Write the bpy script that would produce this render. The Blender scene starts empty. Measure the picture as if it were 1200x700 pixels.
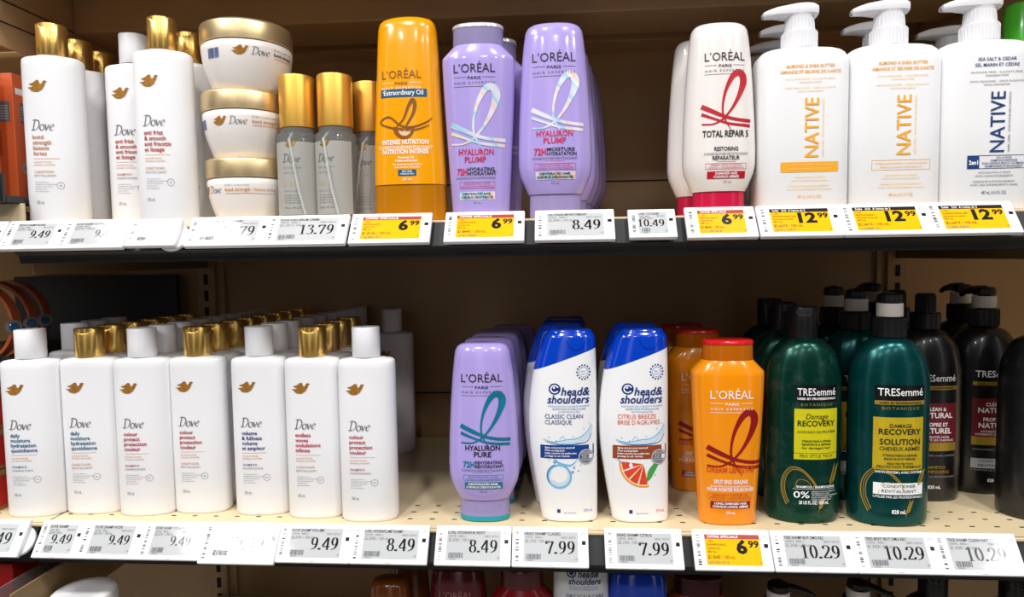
import bpy, bmesh, math, random
from math import sin, cos, pi, radians
from mathutils import Matrix, Vector
random.seed(7)
S = bpy.context.scene
COL = S.collection

# ------------------------------------------------------------------ camera
YAW, PITCH, ROLL, FPX, DIST, CZ = 0.0727863459, 0.0633863537, -0.0151253189, 778.067352, 0.764163002, 0.323810830
_f = Vector((-sin(YAW) * cos(PITCH), cos(YAW) * cos(PITCH), -sin(PITCH)))
_r0 = Vector((cos(YAW), sin(YAW), 0)); _u0 = _r0.cross(_f)
_r = cos(ROLL) * _r0 + sin(ROLL) * _u0; _u = _r.cross(_f)
cam_data = bpy.data.cameras.new('camera'); cam = bpy.data.objects.new('camera', cam_data); COL.objects.link(cam)
M = Matrix((_r, _u, -_f)).transposed().to_4x4(); M.translation = (0, -DIST, CZ)
cam.matrix_world = M
cam_data.sensor_width = 36; cam_data.lens = 36 * FPX / 1200; cam_data.clip_start = 0.01
S.camera = cam

def at_x(px, Y, z):
    """world x of the picture column px on the line (y = Y, z = z)"""
    dY, dZ = Y + DIST, z - CZ
    a0, a1 = _r.x, _r.y * dY + _r.z * dZ
    b0, b1 = _f.x, _f.y * dY + _f.z * dZ
    k = (px - 600) / FPX
    return (k * b1 - a1) / (a0 - k * b0)

# ------------------------------------------------------------------ exposure, world, lamps
S.view_settings.view_transform = 'Standard'; S.view_settings.look = 'None'
S.view_settings.gamma = 1; S.view_settings.use_curve_mapping = False
S.view_settings.exposure = -0.25
try:
    S.cycles.use_denoising = True; S.cycles.max_bounces = 8; S.cycles.transparent_max_bounces = 12
except Exception: pass
w = bpy.data.worlds.new('store_air'); S.world = w; w.use_nodes = True
nt = w.node_tree; bg = nt.nodes['Background']
tc = nt.nodes.new('ShaderNodeTexCoord'); sp = nt.nodes.new('ShaderNodeSeparateXYZ'); rp = nt.nodes.new('ShaderNodeValToRGB')
mp = nt.nodes.new('ShaderNodeMapRange'); mp.inputs['From Min'].default_value = -1; mp.inputs['From Max'].default_value = 1
nt.links.new(tc.outputs['Generated'], sp.inputs[0]); nt.links.new(sp.outputs['Z'], mp.inputs['Value'])
nt.links.new(mp.outputs[0], rp.inputs[0]); nt.links.new(rp.outputs[0], bg.inputs[0])
rp.color_ramp.elements[0].position = 0.25; rp.color_ramp.elements[0].color = (.30, .28, .25, 1)
rp.color_ramp.elements[1].position = 0.75; rp.color_ramp.elements[1].color = (.85, .86, .9, 1)
e = rp.color_ramp.elements.new(0.5); e.color = (.54, .53, .53, 1)
geo = nt.nodes.new('ShaderNodeMath'); geo.operation = 'ARCTAN2'                  # bright upright stripes added to the world for streaks in the gold caps
nt.links.new(sp.outputs['X'], geo.inputs[0]); nt.links.new(sp.outputs['Y'], geo.inputs[1])
ns = nt.nodes.new('ShaderNodeMath'); ns.operation = 'MULTIPLY_ADD'; ns.inputs[1].default_value = 8.0; ns.inputs[2].default_value = 0.9
nt.links.new(geo.outputs[0], ns.inputs[0])
sn = nt.nodes.new('ShaderNodeMath'); sn.operation = 'SINE'; nt.links.new(ns.outputs[0], sn.inputs[0])
nr = nt.nodes.new('ShaderNodeMapRange'); nr.inputs['From Min'].default_value = .72; nr.inputs['From Max'].default_value = .96
nr.inputs['To Min'].default_value = .4; nr.inputs['To Max'].default_value = 10.0
nt.links.new(sn.outputs[0], nr.inputs['Value'])
ml = nt.nodes.new('ShaderNodeMath'); ml.operation = 'MULTIPLY'; ml.inputs[1].default_value = 0.155
nt.links.new(nr.outputs[0], ml.inputs[0]); nt.links.new(ml.outputs[0], bg.inputs[1])

def lamp(name, loc, sx, sy, power, color=(1, .985, .965)):
    d = bpy.data.lights.new(name, 'AREA'); d.shape = 'RECTANGLE'; d.size = sx; d.size_y = sy; d.energy = power; d.color = color
    o = bpy.data.objects.new(name, d); COL.objects.link(o); o.location = loc
    return o
for x in (-1.55, -0.45, 0.65, 1.75):                     # near ceiling row over the aisle
    lamp('aisle_lamp', (x, -1.3, 2.35), 0.16, 0.42, 31)
for x in (-1.2, 0.15, 1.5):                              # second row, further back
    lamp('aisle_lamp', (x, -3.3, 2.45), 0.14, 0.6, 20)
lamp('aisle_lamp', (-1.735, -0.77, 2.4), 0.63, 0.30, 24)    # three wider fittings that glare in the tags
lamp('aisle_lamp', (-1.99, -2.25, 2.4), 0.62, 0.5, 36)
lamp('aisle_lamp', (2.66, -2.37, 2.4), 0.48, 0.5, 26)

# ------------------------------------------------------------------ materials
def lin(c):
    return tuple((v / 255 / 12.92) if v / 255 <= .04045 else ((v / 255 + .055) / 1.055) ** 2.4 for v in c) + (1,)
MATS = {}
def mat(name, rgb, rough=.45, metal=0, coat=0, noise=0, nscale=60, alpha=None, spec=None, trans=0, bump=0, sss=0):
    if name in MATS: return MATS[name]
    m = bpy.data.materials.new(name); m.use_nodes = True; t = m.node_tree; b = t.nodes['Principled BSDF']
    c = lin(rgb); b.inputs['Base Color'].default_value = c
    b.inputs['Roughness'].default_value = rough; b.inputs['Metallic'].default_value = metal
    b.inputs['Coat Weight'].default_value = coat; b.inputs['Coat Roughness'].default_value = .06
    if spec is not None: b.inputs['Specular IOR Level'].default_value = spec
    if trans: b.inputs['Transmission Weight'].default_value = trans
    if noise or bump:
        co = t.nodes.new('ShaderNodeTexCoord'); n = t.nodes.new('ShaderNodeTexNoise')
        n.inputs['Scale'].default_value = nscale; n.inputs['Detail'].default_value = 4
        t.links.new(co.outputs['Object'], n.inputs['Vector'])
        if noise:
            mx = t.nodes.new('ShaderNodeMix'); mx.data_type = 'RGBA'
            mx.inputs['A'].default_value = tuple(v * (1 - noise) for v in c[:3]) + (1,)
            mx.inputs['B'].default_value = tuple(min(1, v * (1 + noise)) for v in c[:3]) + (1,)
            t.links.new(n.outputs['Fac'], mx.inputs['Factor']); t.links.new(mx.outputs['Result'], b.inputs['Base Color'])
        if bump:
            bp = t.nodes.new('ShaderNodeBump'); bp.inputs['Strength'].default_value = bump; bp.inputs['Distance'].default_value = .001
            t.links.new(n.outputs['Fac'], bp.inputs['Height']); t.links.new(bp.outputs[0], b.inputs['Normal'])
    if alpha is not None:      # tinted clear plastic: see-through tint with a glossy skin
        out = t.nodes['Material Output']; tr = t.nodes.new('ShaderNodeBsdfTransparent'); tr.inputs[0].default_value = c
        mix = t.nodes.new('ShaderNodeMixShader'); mix.inputs[0].default_value = alpha
        t.links.new(tr.outputs[0], mix.inputs[1]); t.links.new(b.outputs[0], mix.inputs[2]); t.links.new(mix.outputs[0], out.inputs[0])
    MATS[name] = m; return m
def holo(name='holographic_foil'):
    m = bpy.data.materials.new(name); m.use_nodes = True; t = m.node_tree; b = t.nodes['Principled BSDF']
    co = t.nodes.new('ShaderNodeTexCoord'); wv = t.nodes.new('ShaderNodeTexWave'); wv.inputs['Scale'].default_value = 9; wv.inputs['Distortion'].default_value = 5; wv.inputs['Detail Scale'].default_value = .6
    wv.bands_direction = 'DIAGONAL'; r = t.nodes.new('ShaderNodeValToRGB')
    t.links.new(co.outputs['Object'], wv.inputs['Vector']); t.links.new(wv.outputs['Fac'], r.inputs[0]); t.links.new(r.outputs[0], b.inputs['Base Color'])
    els = r.color_ramp.elements; els[0].color = lin((235, 235, 245)); els[1].color = lin((240, 238, 250))
    for p, c in ((.3, (160, 215, 245)), (.45, (225, 235, 245)), (.6, (245, 235, 190)), (.75, (250, 215, 220))): els.new(p).color = lin(c)
    b.inputs['Roughness'].default_value = .25; b.inputs['Metallic'].default_value = .15
    MATS[name] = m; return m
def dusty(name, rgb, dust, rough=.22, amount=.45, metal=0):
    m = mat(name, rgb, rough=rough, metal=metal, coat=0 if metal else .3); t = m.node_tree; b = t.nodes['Principled BSDF']
    co = t.nodes.new('ShaderNodeTexCoord'); n = t.nodes.new('ShaderNodeTexNoise'); n.inputs['Scale'].default_value = 38; n.inputs['Detail'].default_value = 9
    n.inputs['Roughness'].default_value = .7
    r = t.nodes.new('ShaderNodeValToRGB'); r.color_ramp.elements[0].position = .5; r.color_ramp.elements[1].position = .78
    r.color_ramp.elements[1].color = (amount,) * 3 + (1,)
    mx = t.nodes.new('ShaderNodeMix'); mx.data_type = 'RGBA'; mx.inputs['A'].default_value = lin(rgb); mx.inputs['B'].default_value = lin(dust)
    t.links.new(co.outputs['Object'], n.inputs['Vector']); t.links.new(n.outputs['Fac'], r.inputs[0])
    t.links.new(r.outputs[0], mx.inputs['Factor']); t.links.new(mx.outputs['Result'], b.inputs['Base Color'])
    return m
WHITE = mat('white_plastic', (240, 240, 243), .38, noise=.015)
WCAP = mat('white_cap_plastic', (236, 236, 240), .35, noise=.015)
GOLD = mat('gold_metal', (246, 200, 112), .27, .9, noise=.06, nscale=90)
PALEGOLD = mat('pale_gold_metal', (222, 198, 152), .36, .85, noise=.05, nscale=60)
SATGOLD = mat('satin_gold', (224, 172, 76), .38, .75, noise=.04)
FOIL = mat('bronze_foil', (196, 136, 58), .3, .45, noise=.4, nscale=160)
GREYTXT = mat('grey_print', (95, 95, 100), .6); LGREY = mat('light_grey_print', (150, 150, 155), .6)
BLACKTXT = mat('black_print', (30, 28, 34), .5); WTXT = mat('white_print', (248, 248, 248), .5)
ORTXT = mat('amber_print', (205, 140, 70), .6)
BEIGE = mat('beige_enamel', (222, 202, 164), .45, noise=.05, nscale=25)
BRKT = mat('tan_enamel', (134, 108, 74), .5, noise=.08, nscale=30)
WALLM = mat('brown_enamel', (184, 150, 108), .4, noise=.12, nscale=9)
RAILM = mat('black_rail_plastic', (15, 15, 16), .55, noise=.1)
BLACKP = mat('black_plastic', (24, 24, 26), .35, noise=.1)
HOLE = mat('hole_shade_brown', (112, 88, 58), .8)
DARK = mat('dark_void', (14, 12, 11), .8)
TAGW = mat('tag_white', (243, 243, 246), .3, noise=.01)
EINK = mat('eink_grey', (192, 194, 196), .07, noise=.03, nscale=400)
EYEL = mat('eink_yellow', (250, 186, 10), .14, noise=.02, nscale=400)
EINKB = mat('eink_black', (42, 40, 40), .1); ERED = mat('eink_red', (168, 50, 30), .3)
HOLO = holo()

# ------------------------------------------------------------------ mesh helpers
class MB:
    def __init__(s): s.v = []; s.f = []; s.m = []; s.sm = []; s.mats = []
    def mi(s, m):
        if m not in s.mats: s.mats.append(m)
        return s.mats.index(m)
    def add(s, vs, fs, m, smooth=False):
        o = len(s.v); k = s.mi(m); s.v += [tuple(v) for v in vs]
        for f in fs: s.f.append(tuple(i + o for i in f)); s.m.append(k); s.sm.append(smooth)
        return s
    def box(s, x0, x1, y0, y1, z0, z1, m, bev=0):
        b = bmesh.new(); bmesh.ops.create_cube(b, size=1)
        for v in b.verts: v.co = ((x0 + x1) / 2 + v.co.x * (x1 - x0), (y0 + y1) / 2 + v.co.y * (y1 - y0), (z0 + z1) / 2 + v.co.z * (z1 - z0))
        if bev: bmesh.ops.bevel(b, geom=b.edges[:], offset=bev, segments=3, profile=.6, affect='EDGES')
        s.bm(b, m, bool(bev)); return s
    def bm(s, b, m, smooth=False):
        b.verts.index_update(); s.add([v.co.copy() for v in b.verts], [[v.index for v in f.verts] for f in b.faces], m, smooth); b.free(); return s
    def lathe(s, prof, m, seg=36, cx=0, cy=0, cap=True):
        vs = []; fs = []
        for r, z in prof:
            for i in range(seg): a = 2 * pi * i / seg; vs.append((cx + r * cos(a), cy + r * sin(a), z))
        for k in range(len(prof) - 1):
            for i in range(seg): j = (i + 1) % seg; fs.append((k * seg + i, k * seg + j, (k + 1) * seg + j, (k + 1) * seg + i))
        if cap: fs.append(tuple(range(seg))[::-1]); fs.append(tuple((len(prof) - 1) * seg + i for i in range(seg)))
        return s.add(vs, fs, m, True)
    def tube(s, pts, r, m, seg=10, flat=1.0):
        pts = [Vector(p) for p in pts]; vs = []; fs = []; n = len(pts)
        for i, p in enumerate(pts):
            t = (pts[min(i + 1, n - 1)] - pts[max(i - 1, 0)]).normalized()
            a = t.cross(Vector((0, 0, 1))); a = a.normalized() if a.length > 1e-3 else Vector((1, 0, 0)); b = a.cross(t).normalized()
            rr = r[i] if isinstance(r, (list, tuple)) else r
            for k in range(seg): q = 2 * pi * k / seg; vs.append(p + a * cos(q) * rr + b * sin(q) * rr * flat)
        for i in range(n - 1):
            for k in range(seg): j = (k + 1) % seg; fs.append((i * seg + k, i * seg + j, (i + 1) * seg + j, (i + 1) * seg + k))
        fs.append(tuple(range(seg))[::-1]); fs.append(tuple((n - 1) * seg + k for k in range(seg)))
        return s.add(vs, fs, m, True)
    def build(s, name, parent=None, angle=40):
        me = bpy.data.meshes.new(name); me.from_pydata(s.v, [], s.f)
        for m in s.mats: me.materials.append(m)
        me.polygons.foreach_set('material_index', s.m); me.polygons.foreach_set('use_smooth', s.sm); me.update()
        b = bmesh.new(); b.from_mesh(me)
        b.normal_update(); b.to_mesh(me); b.free()
        if any(s.sm): me.set_sharp_from_angle(angle=radians(angle))
        o = bpy.data.objects.new(name, me); COL.objects.link(o)
        if parent: o.parent = parent
        return o
def thing(name, label, cat, loc=(0, 0, 0), rz=0, group=None):
    o = bpy.data.objects.new(name, None); o.empty_display_size = .02; COL.objects.link(o)
    o.location = loc; o.rotation_euler = (0, 0, rz); return tag(o, label, cat, group)
def tag(o, label, cat, group=None):
    o['label'] = label; o['category'] = cat
    if group: o['group'] = group
    return o
def struct(o): o['kind'] = 'structure'; return o
def dup(root, loc, label, rz=None, group=None, scale=None):
    r = root.copy(); COL.objects.link(r); r.location = loc; r['label'] = label
    if rz is not None: r.rotation_euler = (r.rotation_euler[0], r.rotation_euler[1], rz)
    if group: r['group'] = group
    if scale: r.scale = scale
    for ch in list(root.children):
        c = ch.copy(); COL.objects.link(c); c.parent = r
        for g in list(ch.children):
            d = g.copy(); COL.objects.link(d); d.parent = c
    return r
def catmull(rows, n):
    out = []
    for i in range(len(rows) - 1):
        p0, p1, p2, p3 = rows[max(i - 1, 0)], rows[i], rows[i + 1], rows[min(i + 2, len(rows) - 1)]
        for k in range(n):
            t = k / n
            out.append(tuple(.5 * ((2 * b) + (-a + c) * t + (2 * a - 5 * b + 4 * c - d) * t * t + (-a + 3 * b - 3 * c + d) * t ** 3) for a, b, c, d in zip(p0, p1, p2, p3)))
    out.append(rows[-1]); return out
class Shell:
    """a bottle shell lofted from sections (z, left, right, half_depth, power)"""
    def __init__(s, rows, smooth=0): s.rows = catmull(rows, smooth) if smooth else list(rows)
    def sec(s, z):
        R = s.rows
        if z <= R[0][0]: return R[0]
        for a, b in zip(R, R[1:]):
            if z <= b[0]:
                t = (z - a[0]) / max(1e-9, b[0] - a[0]); return tuple(p + (q - p) * t for p, q in zip(a, b))
        return R[-1]
    def front(s, x, z):
        _, l, r, d, n = s.sec(z); c, h = (l + r) / 2, (r - l) / 2
        u = min(.999, abs(x - c) / h); return -d * (1 - u ** n) ** (1 / n)
    def mesh(s, mb, m, seg=44, z0=None, z1=None, grow=0, capb=True, capt=True):
        rows = [r for r in s.rows if (z0 is None or r[0] > z0 + 1e-6) and (z1 is None or r[0] < z1 - 1e-6)]
        if z0 is not None: rows = [(z0,) + tuple(s.sec(z0)[1:])] + rows
        if z1 is not None: rows = rows + [(z1,) + tuple(s.sec(z1)[1:])]
        vs = []; fs = []
        for z, l, r, d, n in rows:
            c, h = (l + r) / 2, (r - l) / 2 + grow; d = d + grow
            for i in range(seg):
                a = 2 * pi * i / seg; ca, sa = cos(a), sin(a)
                vs.append((c + h * math.copysign(abs(ca) ** (2 / n), ca), d * math.copysign(abs(sa) ** (2 / n), sa), z))
        for k in range(len(rows) - 1):
            for i in range(seg): j = (i + 1) % seg; fs.append((k * seg + i, k * seg + j, (k + 1) * seg + j, (k + 1) * seg + i))
        if capb: fs.append(tuple(range(seg))[::-1])
        if capt: fs.append(tuple((len(rows) - 1) * seg + i for i in range(seg)))
        mb.add(vs, fs, m, True); return mb

# ------------------------------------------------------------------ lettering
_TC = {}
def raw_text(t, bold=0, shear=0, spacing=1.0, res=2):
    k = (t, bold, shear, spacing, res)
    if k in _TC: return _TC[k]
    c = bpy.data.curves.new('lettering', 'FONT'); c.body = t; c.size = 1; c.offset = bold; c.shear = shear; c.space_character = spacing
    c.resolution_u = res; c.fill_mode = 'FRONT'
    o = bpy.data.objects.new('lettering', c); me = o.to_mesh()
    vs = [(v.co.x, v.co.y) for v in me.vertices]; fs = [tuple(p.vertices) for p in me.polygons]
    o.to_mesh_clear(); bpy.data.objects.remove(o); bpy.data.curves.remove(c)
    _TC[k] = (vs, fs); return _TC[k]
_hv = raw_text('H')[0]; CAPH = max(v[1] for v in _hv) - min(v[1] for v in _hv)
class Print:
    """flat print pieces, laid on a surface by a mapping (x, z, lift) -> point"""
    def __init__(s, mapping, mb=None): s.map = mapping; s.mb = mb or MB(); s.k = 0
    def lay(s, vs, fs, m, lift=1.0):
        s.mb.add([s.map(x, z, lift) for x, z in vs], fs, m)
    def text(s, t, x, z, h, m, w=None, align='L', bold=0, shear=0, spacing=1.0, rot=0, lift=2.0, res=2):
        vs, fs = raw_text(t, bold, shear, spacing, res)
        if not vs: return
        x0 = min(v[0] for v in vs); x1 = max(v[0] for v in vs); k = h / CAPH; kx = (w / (x1 - x0)) if w else k
        W = (x1 - x0) * kx; ox = {'L': 0, 'C': -W / 2, 'R': -W}[align]
        out = []
        for a, b in vs:
            a, b = (a - x0) * kx + ox, b * k
            out.append((x + a * cos(rot) - b * sin(rot), z + a * sin(rot) + b * cos(rot)))
        s.lay(out, fs, m, lift)
    def rect(s, x0, x1, z0, z1, m, lift=1.0, n=8):
        vs = []; fs = []
        for i in range(n + 1):
            x = x0 + (x1 - x0) * i / n; vs += [(x, z0), (x, (z0 + z1) / 2), (x, z1)]
        for i in range(n): a = 3 * i; fs += [(a, a + 3, a + 4, a + 1), (a + 1, a + 4, a + 5, a + 2)]
        s.lay(vs, fs, m, lift)
    def frame(s, x0, x1, z0, z1, t, m, lift=1.0):
        s.rect(x0, x1, z0, z0 + t, m, lift); s.rect(x0, x1, z1 - t, z1, m, lift); s.rect(x0, x0 + t, z0, z1, m, lift, 1); s.rect(x1 - t, x1, z0, z1, m, lift, 1)
    def disc(s, x, z, r, m, lift=1.0, n=20, r0=0, sx=1, a0=0, a1=2 * pi):
        vs = []; fs = []
        for i in range(n + 1):
            a = a0 + (a1 - a0) * i / n; vs += [(x + cos(a) * r * sx, z + sin(a) * r), (x + cos(a) * r0 * sx, z + sin(a) * r0)]
        for i in range(n): fs.append((2 * i, 2 * i + 2, 2 * i + 3, 2 * i + 1))
        s.lay(vs, fs, m, lift)
    def ribbon(s, pts, m, lift=1.0, n=7):
        """pts: (x, z, full width)"""
        P = catmull([tuple(p) for p in pts], n) if n > 1 else pts
        vs = []; fs = []
        for i, (x, z, wd) in enumerate(P):
            a, b = P[max(i - 1, 0)], P[min(i + 1, len(P) - 1)]; dx, dz = b[0] - a[0], b[1] - a[1]; L = math.hypot(dx, dz) or 1
            nx, nz = -dz / L * wd / 2, dx / L * wd / 2; vs += [(x + nx, z + nz), (x - nx, z - nz)]
        for i in range(len(P) - 1): fs.append((2 * i + 1, 2 * i + 3, 2 * i + 2, 2 * i))
        s.lay(vs, fs, m, lift)
    def poly(s, pts, m, lift=1.0):
        b = bmesh.new(); vv = [b.verts.new((x, z, 0)) for x, z in pts]; fc = b.faces.new(vv)
        r = bmesh.ops.triangulate(b, faces=[fc]); b.verts.index_update()
        fs = [tuple(v.index for v in f.verts) for f in b.faces]; vs = [(v.co.x, v.co.y) for v in b.verts]; b.free(); s.lay(vs, fs, m, lift)
    def pen(s, strokes, x, z, h, m, thick=.13, thin=.035, ang=0.0, shear=0, lift=2.0):
        """broad-nib lettering: stroke width follows the stroke's direction"""
        for st in strokes:
            P = catmull(st, 6) if len(st) > 2 else [st[0], st[1]]
            vs = []; fs = []
            for i, (a, b) in enumerate(P):
                p, q = P[max(i - 1, 0)], P[min(i + 1, len(P) - 1)]; dx, dz = q[0] - p[0], q[1] - p[1]; L = math.hypot(dx, dz) or 1
                d = math.atan2(dz, dx); wd = thin + (thick - thin) * abs(sin(d - ang)) ** 1.5
                nx, nz = -dz / L * wd / 2, dx / L * wd / 2
                for X, Z in ((a + nx, b + nz), (a - nx, b - nz)): vs.append((x + (X + Z * shear) * h, z + Z * h))
            for i in range(len(P) - 1): fs.append((2 * i + 1, 2 * i + 3, 2 * i + 2, 2 * i))
            s.lay(vs, fs, m, lift)
def ell(cx, cz, rx, rz, a0=0, a1=360, n=16): return [(cx + rx * cos(radians(a0 + (a1 - a0) * i / n)), cz + rz * sin(radians(a0 + (a1 - a0) * i / n))) for i in range(n + 1)]
DIG = {'0': [ell(.26, .5, .17, .46)], '1': [[(.28, .02), (.28, .97)], [(.1, .84), (.2, .9), (.28, .98)], [(.12, .02), (.44, .02)]],
       '2': [[(.07, .72), (.11, .9), (.25, .965), (.39, .87), (.40, .68), (.28, .42), (.05, .07)], [(.05, .05), (.45, .05)], [(.05, .09), (.40, .09)], [(.45, .05), (.49, .22)]],
       '3': [[(.08, .8), (.14, .93), (.26, .96), (.37, .87), (.36, .68), (.2, .54)], [(.2, .53), (.36, .47), (.42, .27), (.34, .08), (.2, .02), (.06, .09)]],
       '4': [[(.36, 0), (.36, .97)], [(.34, .95), (.03, .31)], [(.03, .28), (.49, .28)], [(.03, .24), (.49, .24)]],
       '7': [[(.05, .94), (.47, .94)], [(.05, .89), (.45, .89)], [(.46, .94), (.32, .5), (.2, 0)], [(.06, .94), (.03, .74)]],
       '8': [ell(.26, .75, .14, .21), ell(.26, .27, .17, .25)], '9': [ell(.26, .67, .16, .29), [(.42, .7), (.41, .4), (.3, .14), (.08, .02)]],
       '.': [[(.06, 0), (.06, .14)], [(.11, 0), (.11, .14)]]}
def serif_price(p, t, xr, z, h, m):
    kx = 1.28; wd = sum(.24 if c == '.' else .54 for c in t) * h * kx; x = xr - wd
    for c in t:
        p.pen([[(a * kx, b) for a, b in st] for st in DIG[c]], x, z, h, m, .175, .04); x += (.24 if c == '.' else .54) * h * kx
DOVE_LETTERS = [[[(.12, 0), (.22, .98)], [(-.02, .93), (.3, .985), (.62, .85), (.68, .5), (.5, .12), (.12, .01), (-.06, .03)]],
                [ell(.98, .26, .2, .27)], [[(1.22, .52), (1.3, .48), (1.38, .0)], [(1.38, 0), (1.52, .25), (1.62, .53)]],
                [[(1.72, .28), (1.95, .34), (2.06, .46), (1.96, .55), (1.78, .42), (1.72, .2), (1.84, .02), (2.05, .1)]]]
def dove_word(p, x, z, h, m):
    for g in DOVE_LETTERS: p.pen(g, x, z, h, m, .105, .035, ang=.5, shear=.12)
def bird(p, x, z, wd, m):
    """gliding bird stamped in foil; x, z = centre"""
    k = wd
    body = [(-.5, -.06), (-.3, -.05), (-.12, .0), (-.3, .04), (-.42, .1), (-.25, .13), (-.12, .2), (.0, .29), (.1, .27), (.13, .16), (.17, .08), (.26, .14), (.3, .24), (.37, .27), (.43, .25), (.5, .22), (.42, .17), (.36, .02), (.24, -.16), (.06, -.27), (-.12, -.28), (-.26, -.24), (-.36, -.17), (-.25, -.165), (-.4, -.12)]
    p.poly([(x + a * k, z + b * k) for a, b in body], m, 2)
def on_shell(sh, eps=.00028): return lambda x, z, l: (x, sh.front(x, z) - eps * l, z)
def on_round(R, eps=.0003):
    def f(s, z, l):
        r = R(z) + eps * l; a = s / R(z); return (r * sin(a), -r * cos(a), z)
    return f

# ------------------------------------------------------------------ setting
wall = MB()
wall.box(-2.4, 2.4, .42, .45, -1.1, 1.3, WALLM)
for zs in (.078, .4525, -.19, .70):                        # panel seams
    wall.box(-.645, .57, .4192, .4201, zs - .0012, zs + .0012, DARK)
struct(wall.build('wall_back'))
fl = MB(); fl.box(-3, 3, -4, .45, -1.14, -1.1, mat('floor_vinyl', (120, 116, 110), .35, noise=.05, nscale=8)); struct(fl.build('floor'))

def upright(x, name_label):
    mb = MB()
    mb.box(x - .016, x + .016, .404, .4195, -1.1, 1.2, WALLM, .001)
    mb.box(x - .03, x - .0165, .412, .4195, -1.1, 1.2, WALLM); mb.box(x + .0165, x + .03, .412, .4195, -1.1, 1.2, WALLM)
    for i in range(70):
        z = -1.0 + i * .03; mb.box(x - .0038, x + .0038, .4032, .405, z - .0095, z + .0095, DARK)
    return tag(mb.build('shelf_upright'), name_label, 'shelf upright', 'slotted uprights of the shelving')
upright(-.645, 'brown slotted steel upright at the left end of the shelf bay')
upright(.57, 'brown slotted steel upright behind the black bottles at the right end')

X0, X1, YB = -.645, .572, .403
def perforated(mb, xa, xb, z, hole_rows):
    """deck top as strips of faces with staggered slots left open over a dark plate"""
    ys = [.004]; rows = []
    for k in range(hole_rows):
        yc = .031 + .022 * k; ys += [yc - .0015, yc + .0015]; rows.append((yc, 0))
    ys.append(YB)
    for i in range(len(ys) - 1):
        ya, yb = ys[i], ys[i + 1]; hole = [o for yc, o in rows if abs((ya + yb) / 2 - yc) < 1e-6]
        if not hole: mb.add([(xa, ya, z), (xb, ya, z), (xb, yb, z), (xa, yb, z)], [(0, 1, 2, 3)], BEIGE); continue
        x = xa; n = int((xb - xa) / .0278)
        for j in range(n):
            hx = xa + .008 + j * .0278; h0, h1 = hx, min(hx + .0062, xb)
            if h0 > xb - .01: break
            mb.add([(x, ya, z), (h0, ya, z), (h0, yb, z), (x, yb, z)], [(0, 1, 2, 3)], BEIGE); x = h1
        mb.add([(x, ya, z), (xb, ya, z), (xb, yb, z), (x, yb, z)], [(0, 1, 2, 3)], BEIGE)
    mb.box(xa, xb, .006, YB, z - .010, z - .003, HOLE)
    mb.box(xa, xb, -.001, .004, z - .03, z - .0002, BEIGE, .001)
    mb.box(xa, xb, YB - .004, YB, z - .03, z - .0005, BEIGE)
def rail(mb, xa, xb, z):
    prof = [(-.0012, -.003), (-.0048, -.0026), (-.0060, -.0050), (-.0215, -.0300), (-.0150, -.0340), (-.0135, -.0375), (-.0130, -.0430), (-.006, -.0432), (-.0012, -.03)]
    n = len(prof); vs = [(xa, y, z + q) for y, q in prof] + [(xb, y, z + q) for y, q in prof]
    mb.add(vs, [(i, (i + 1) % n, n + (i + 1) % n, n + i) for i in range(n)] + [tuple(range(n))[::-1], tuple(range(n, 2 * n))], RAILM)
def shelf(z, xa, xb, label, holes, brackets, group='shelves of the bay'):
    t = thing('store_shelf', label, 'shelf', (0, 0, 0), group=group)
    d = MB(); perforated(d, xa, xb, z, holes); d.build('deck_panel', t)
    r = MB(); rail(r, xa + .001, xb - .001, z); r.build('price_rail', t)
    for x, za, zb, y0 in brackets:
        b = MB(); b.box(x - .0015, x + .0015, y0, .402, za, zb, BRKT, .0005)
        if zb - za > .1:
            for zz in (za + .028, za + .053): b.box(x + .0014, x + .0022, y0, .402, zz - .0008, zz + .0008, RAILM)
        b.build('bracket', t)
    return t
UZ = .367
shelf(0, X0, X1, 'lower beige shelf carrying the white row, purple, blue-capped and green bottles', 3, [(X0 + .004, -.117, -.06, -.06), (X1 + .036, -.117, -.06, -.06)])
shelf(UZ, X0, X1, 'upper beige shelf carrying jars, mists, purple bottles and white pump bottles', 3, [(X0 + .004, UZ - .056, UZ - .0105, .002), (X1 - .004, UZ - .056, UZ - .0105, .002)])
shelf(-.305, X0, X1, 'bottom shelf under the lower price tags carrying dark bottles', 2, [])
t = thing('store_shelf', 'topmost brown shelf seen from below above the gold caps', 'shelf', group='shelves of the bay')
TOPZ = .73
b = MB(); b.box(-.705, X1, .0, YB, TOPZ - .02, TOPZ, WALLM); b.build('deck_panel', t)
b = MB(); b.box(-.698, X1 - .01, .17, .268, .655, TOPZ - .0201, WALLM, .003); b.build('cross_beam', t)
b = MB(); b.box(-.698, X1 - .01, .34, .40, .668, TOPZ - .0201, WALLM, .002); b.build('rear_beam', t)
b = MB(); rail(b, X0, X1, TOPZ); b.build('price_rail', t)
for x in (-.70, X1 - .004):
    b = MB(); b.box(x - .0015, x + .0015, -.06, .402, .5985, TOPZ - .0205, mat('tan_enamel_brightened', (198, 164, 120), .5, noise=.08, nscale=30), .0005)  # bracket paint brightened to make up for the shade under this shelf
    for zz in (.629, .6565): b.box(x + .0014, x + .0022, -.06, .402, zz - .0008, zz + .0008, RAILM)
    b.build('bracket', t)
# neighbouring bay on the right
for z, lb in ((0, 'lower beige shelf of the bay beyond the right upright'), (UZ, 'upper beige shelf of the bay beyond the right upright'), (TOPZ, 'topmost brown shelf of the bay beyond the right upright')):
    t = thing('store_shelf', lb, 'shelf', group='shelves of the right bay')
    d = MB(); d.box(X1 + .002, 2.3, .004, YB, z - .03, z, BEIGE if z < .6 else WALLM, .001); d.build('deck_panel', t)
    r = MB(); rail(r, X1 + .003, 2.3, z); r.build('price_rail', t)
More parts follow.
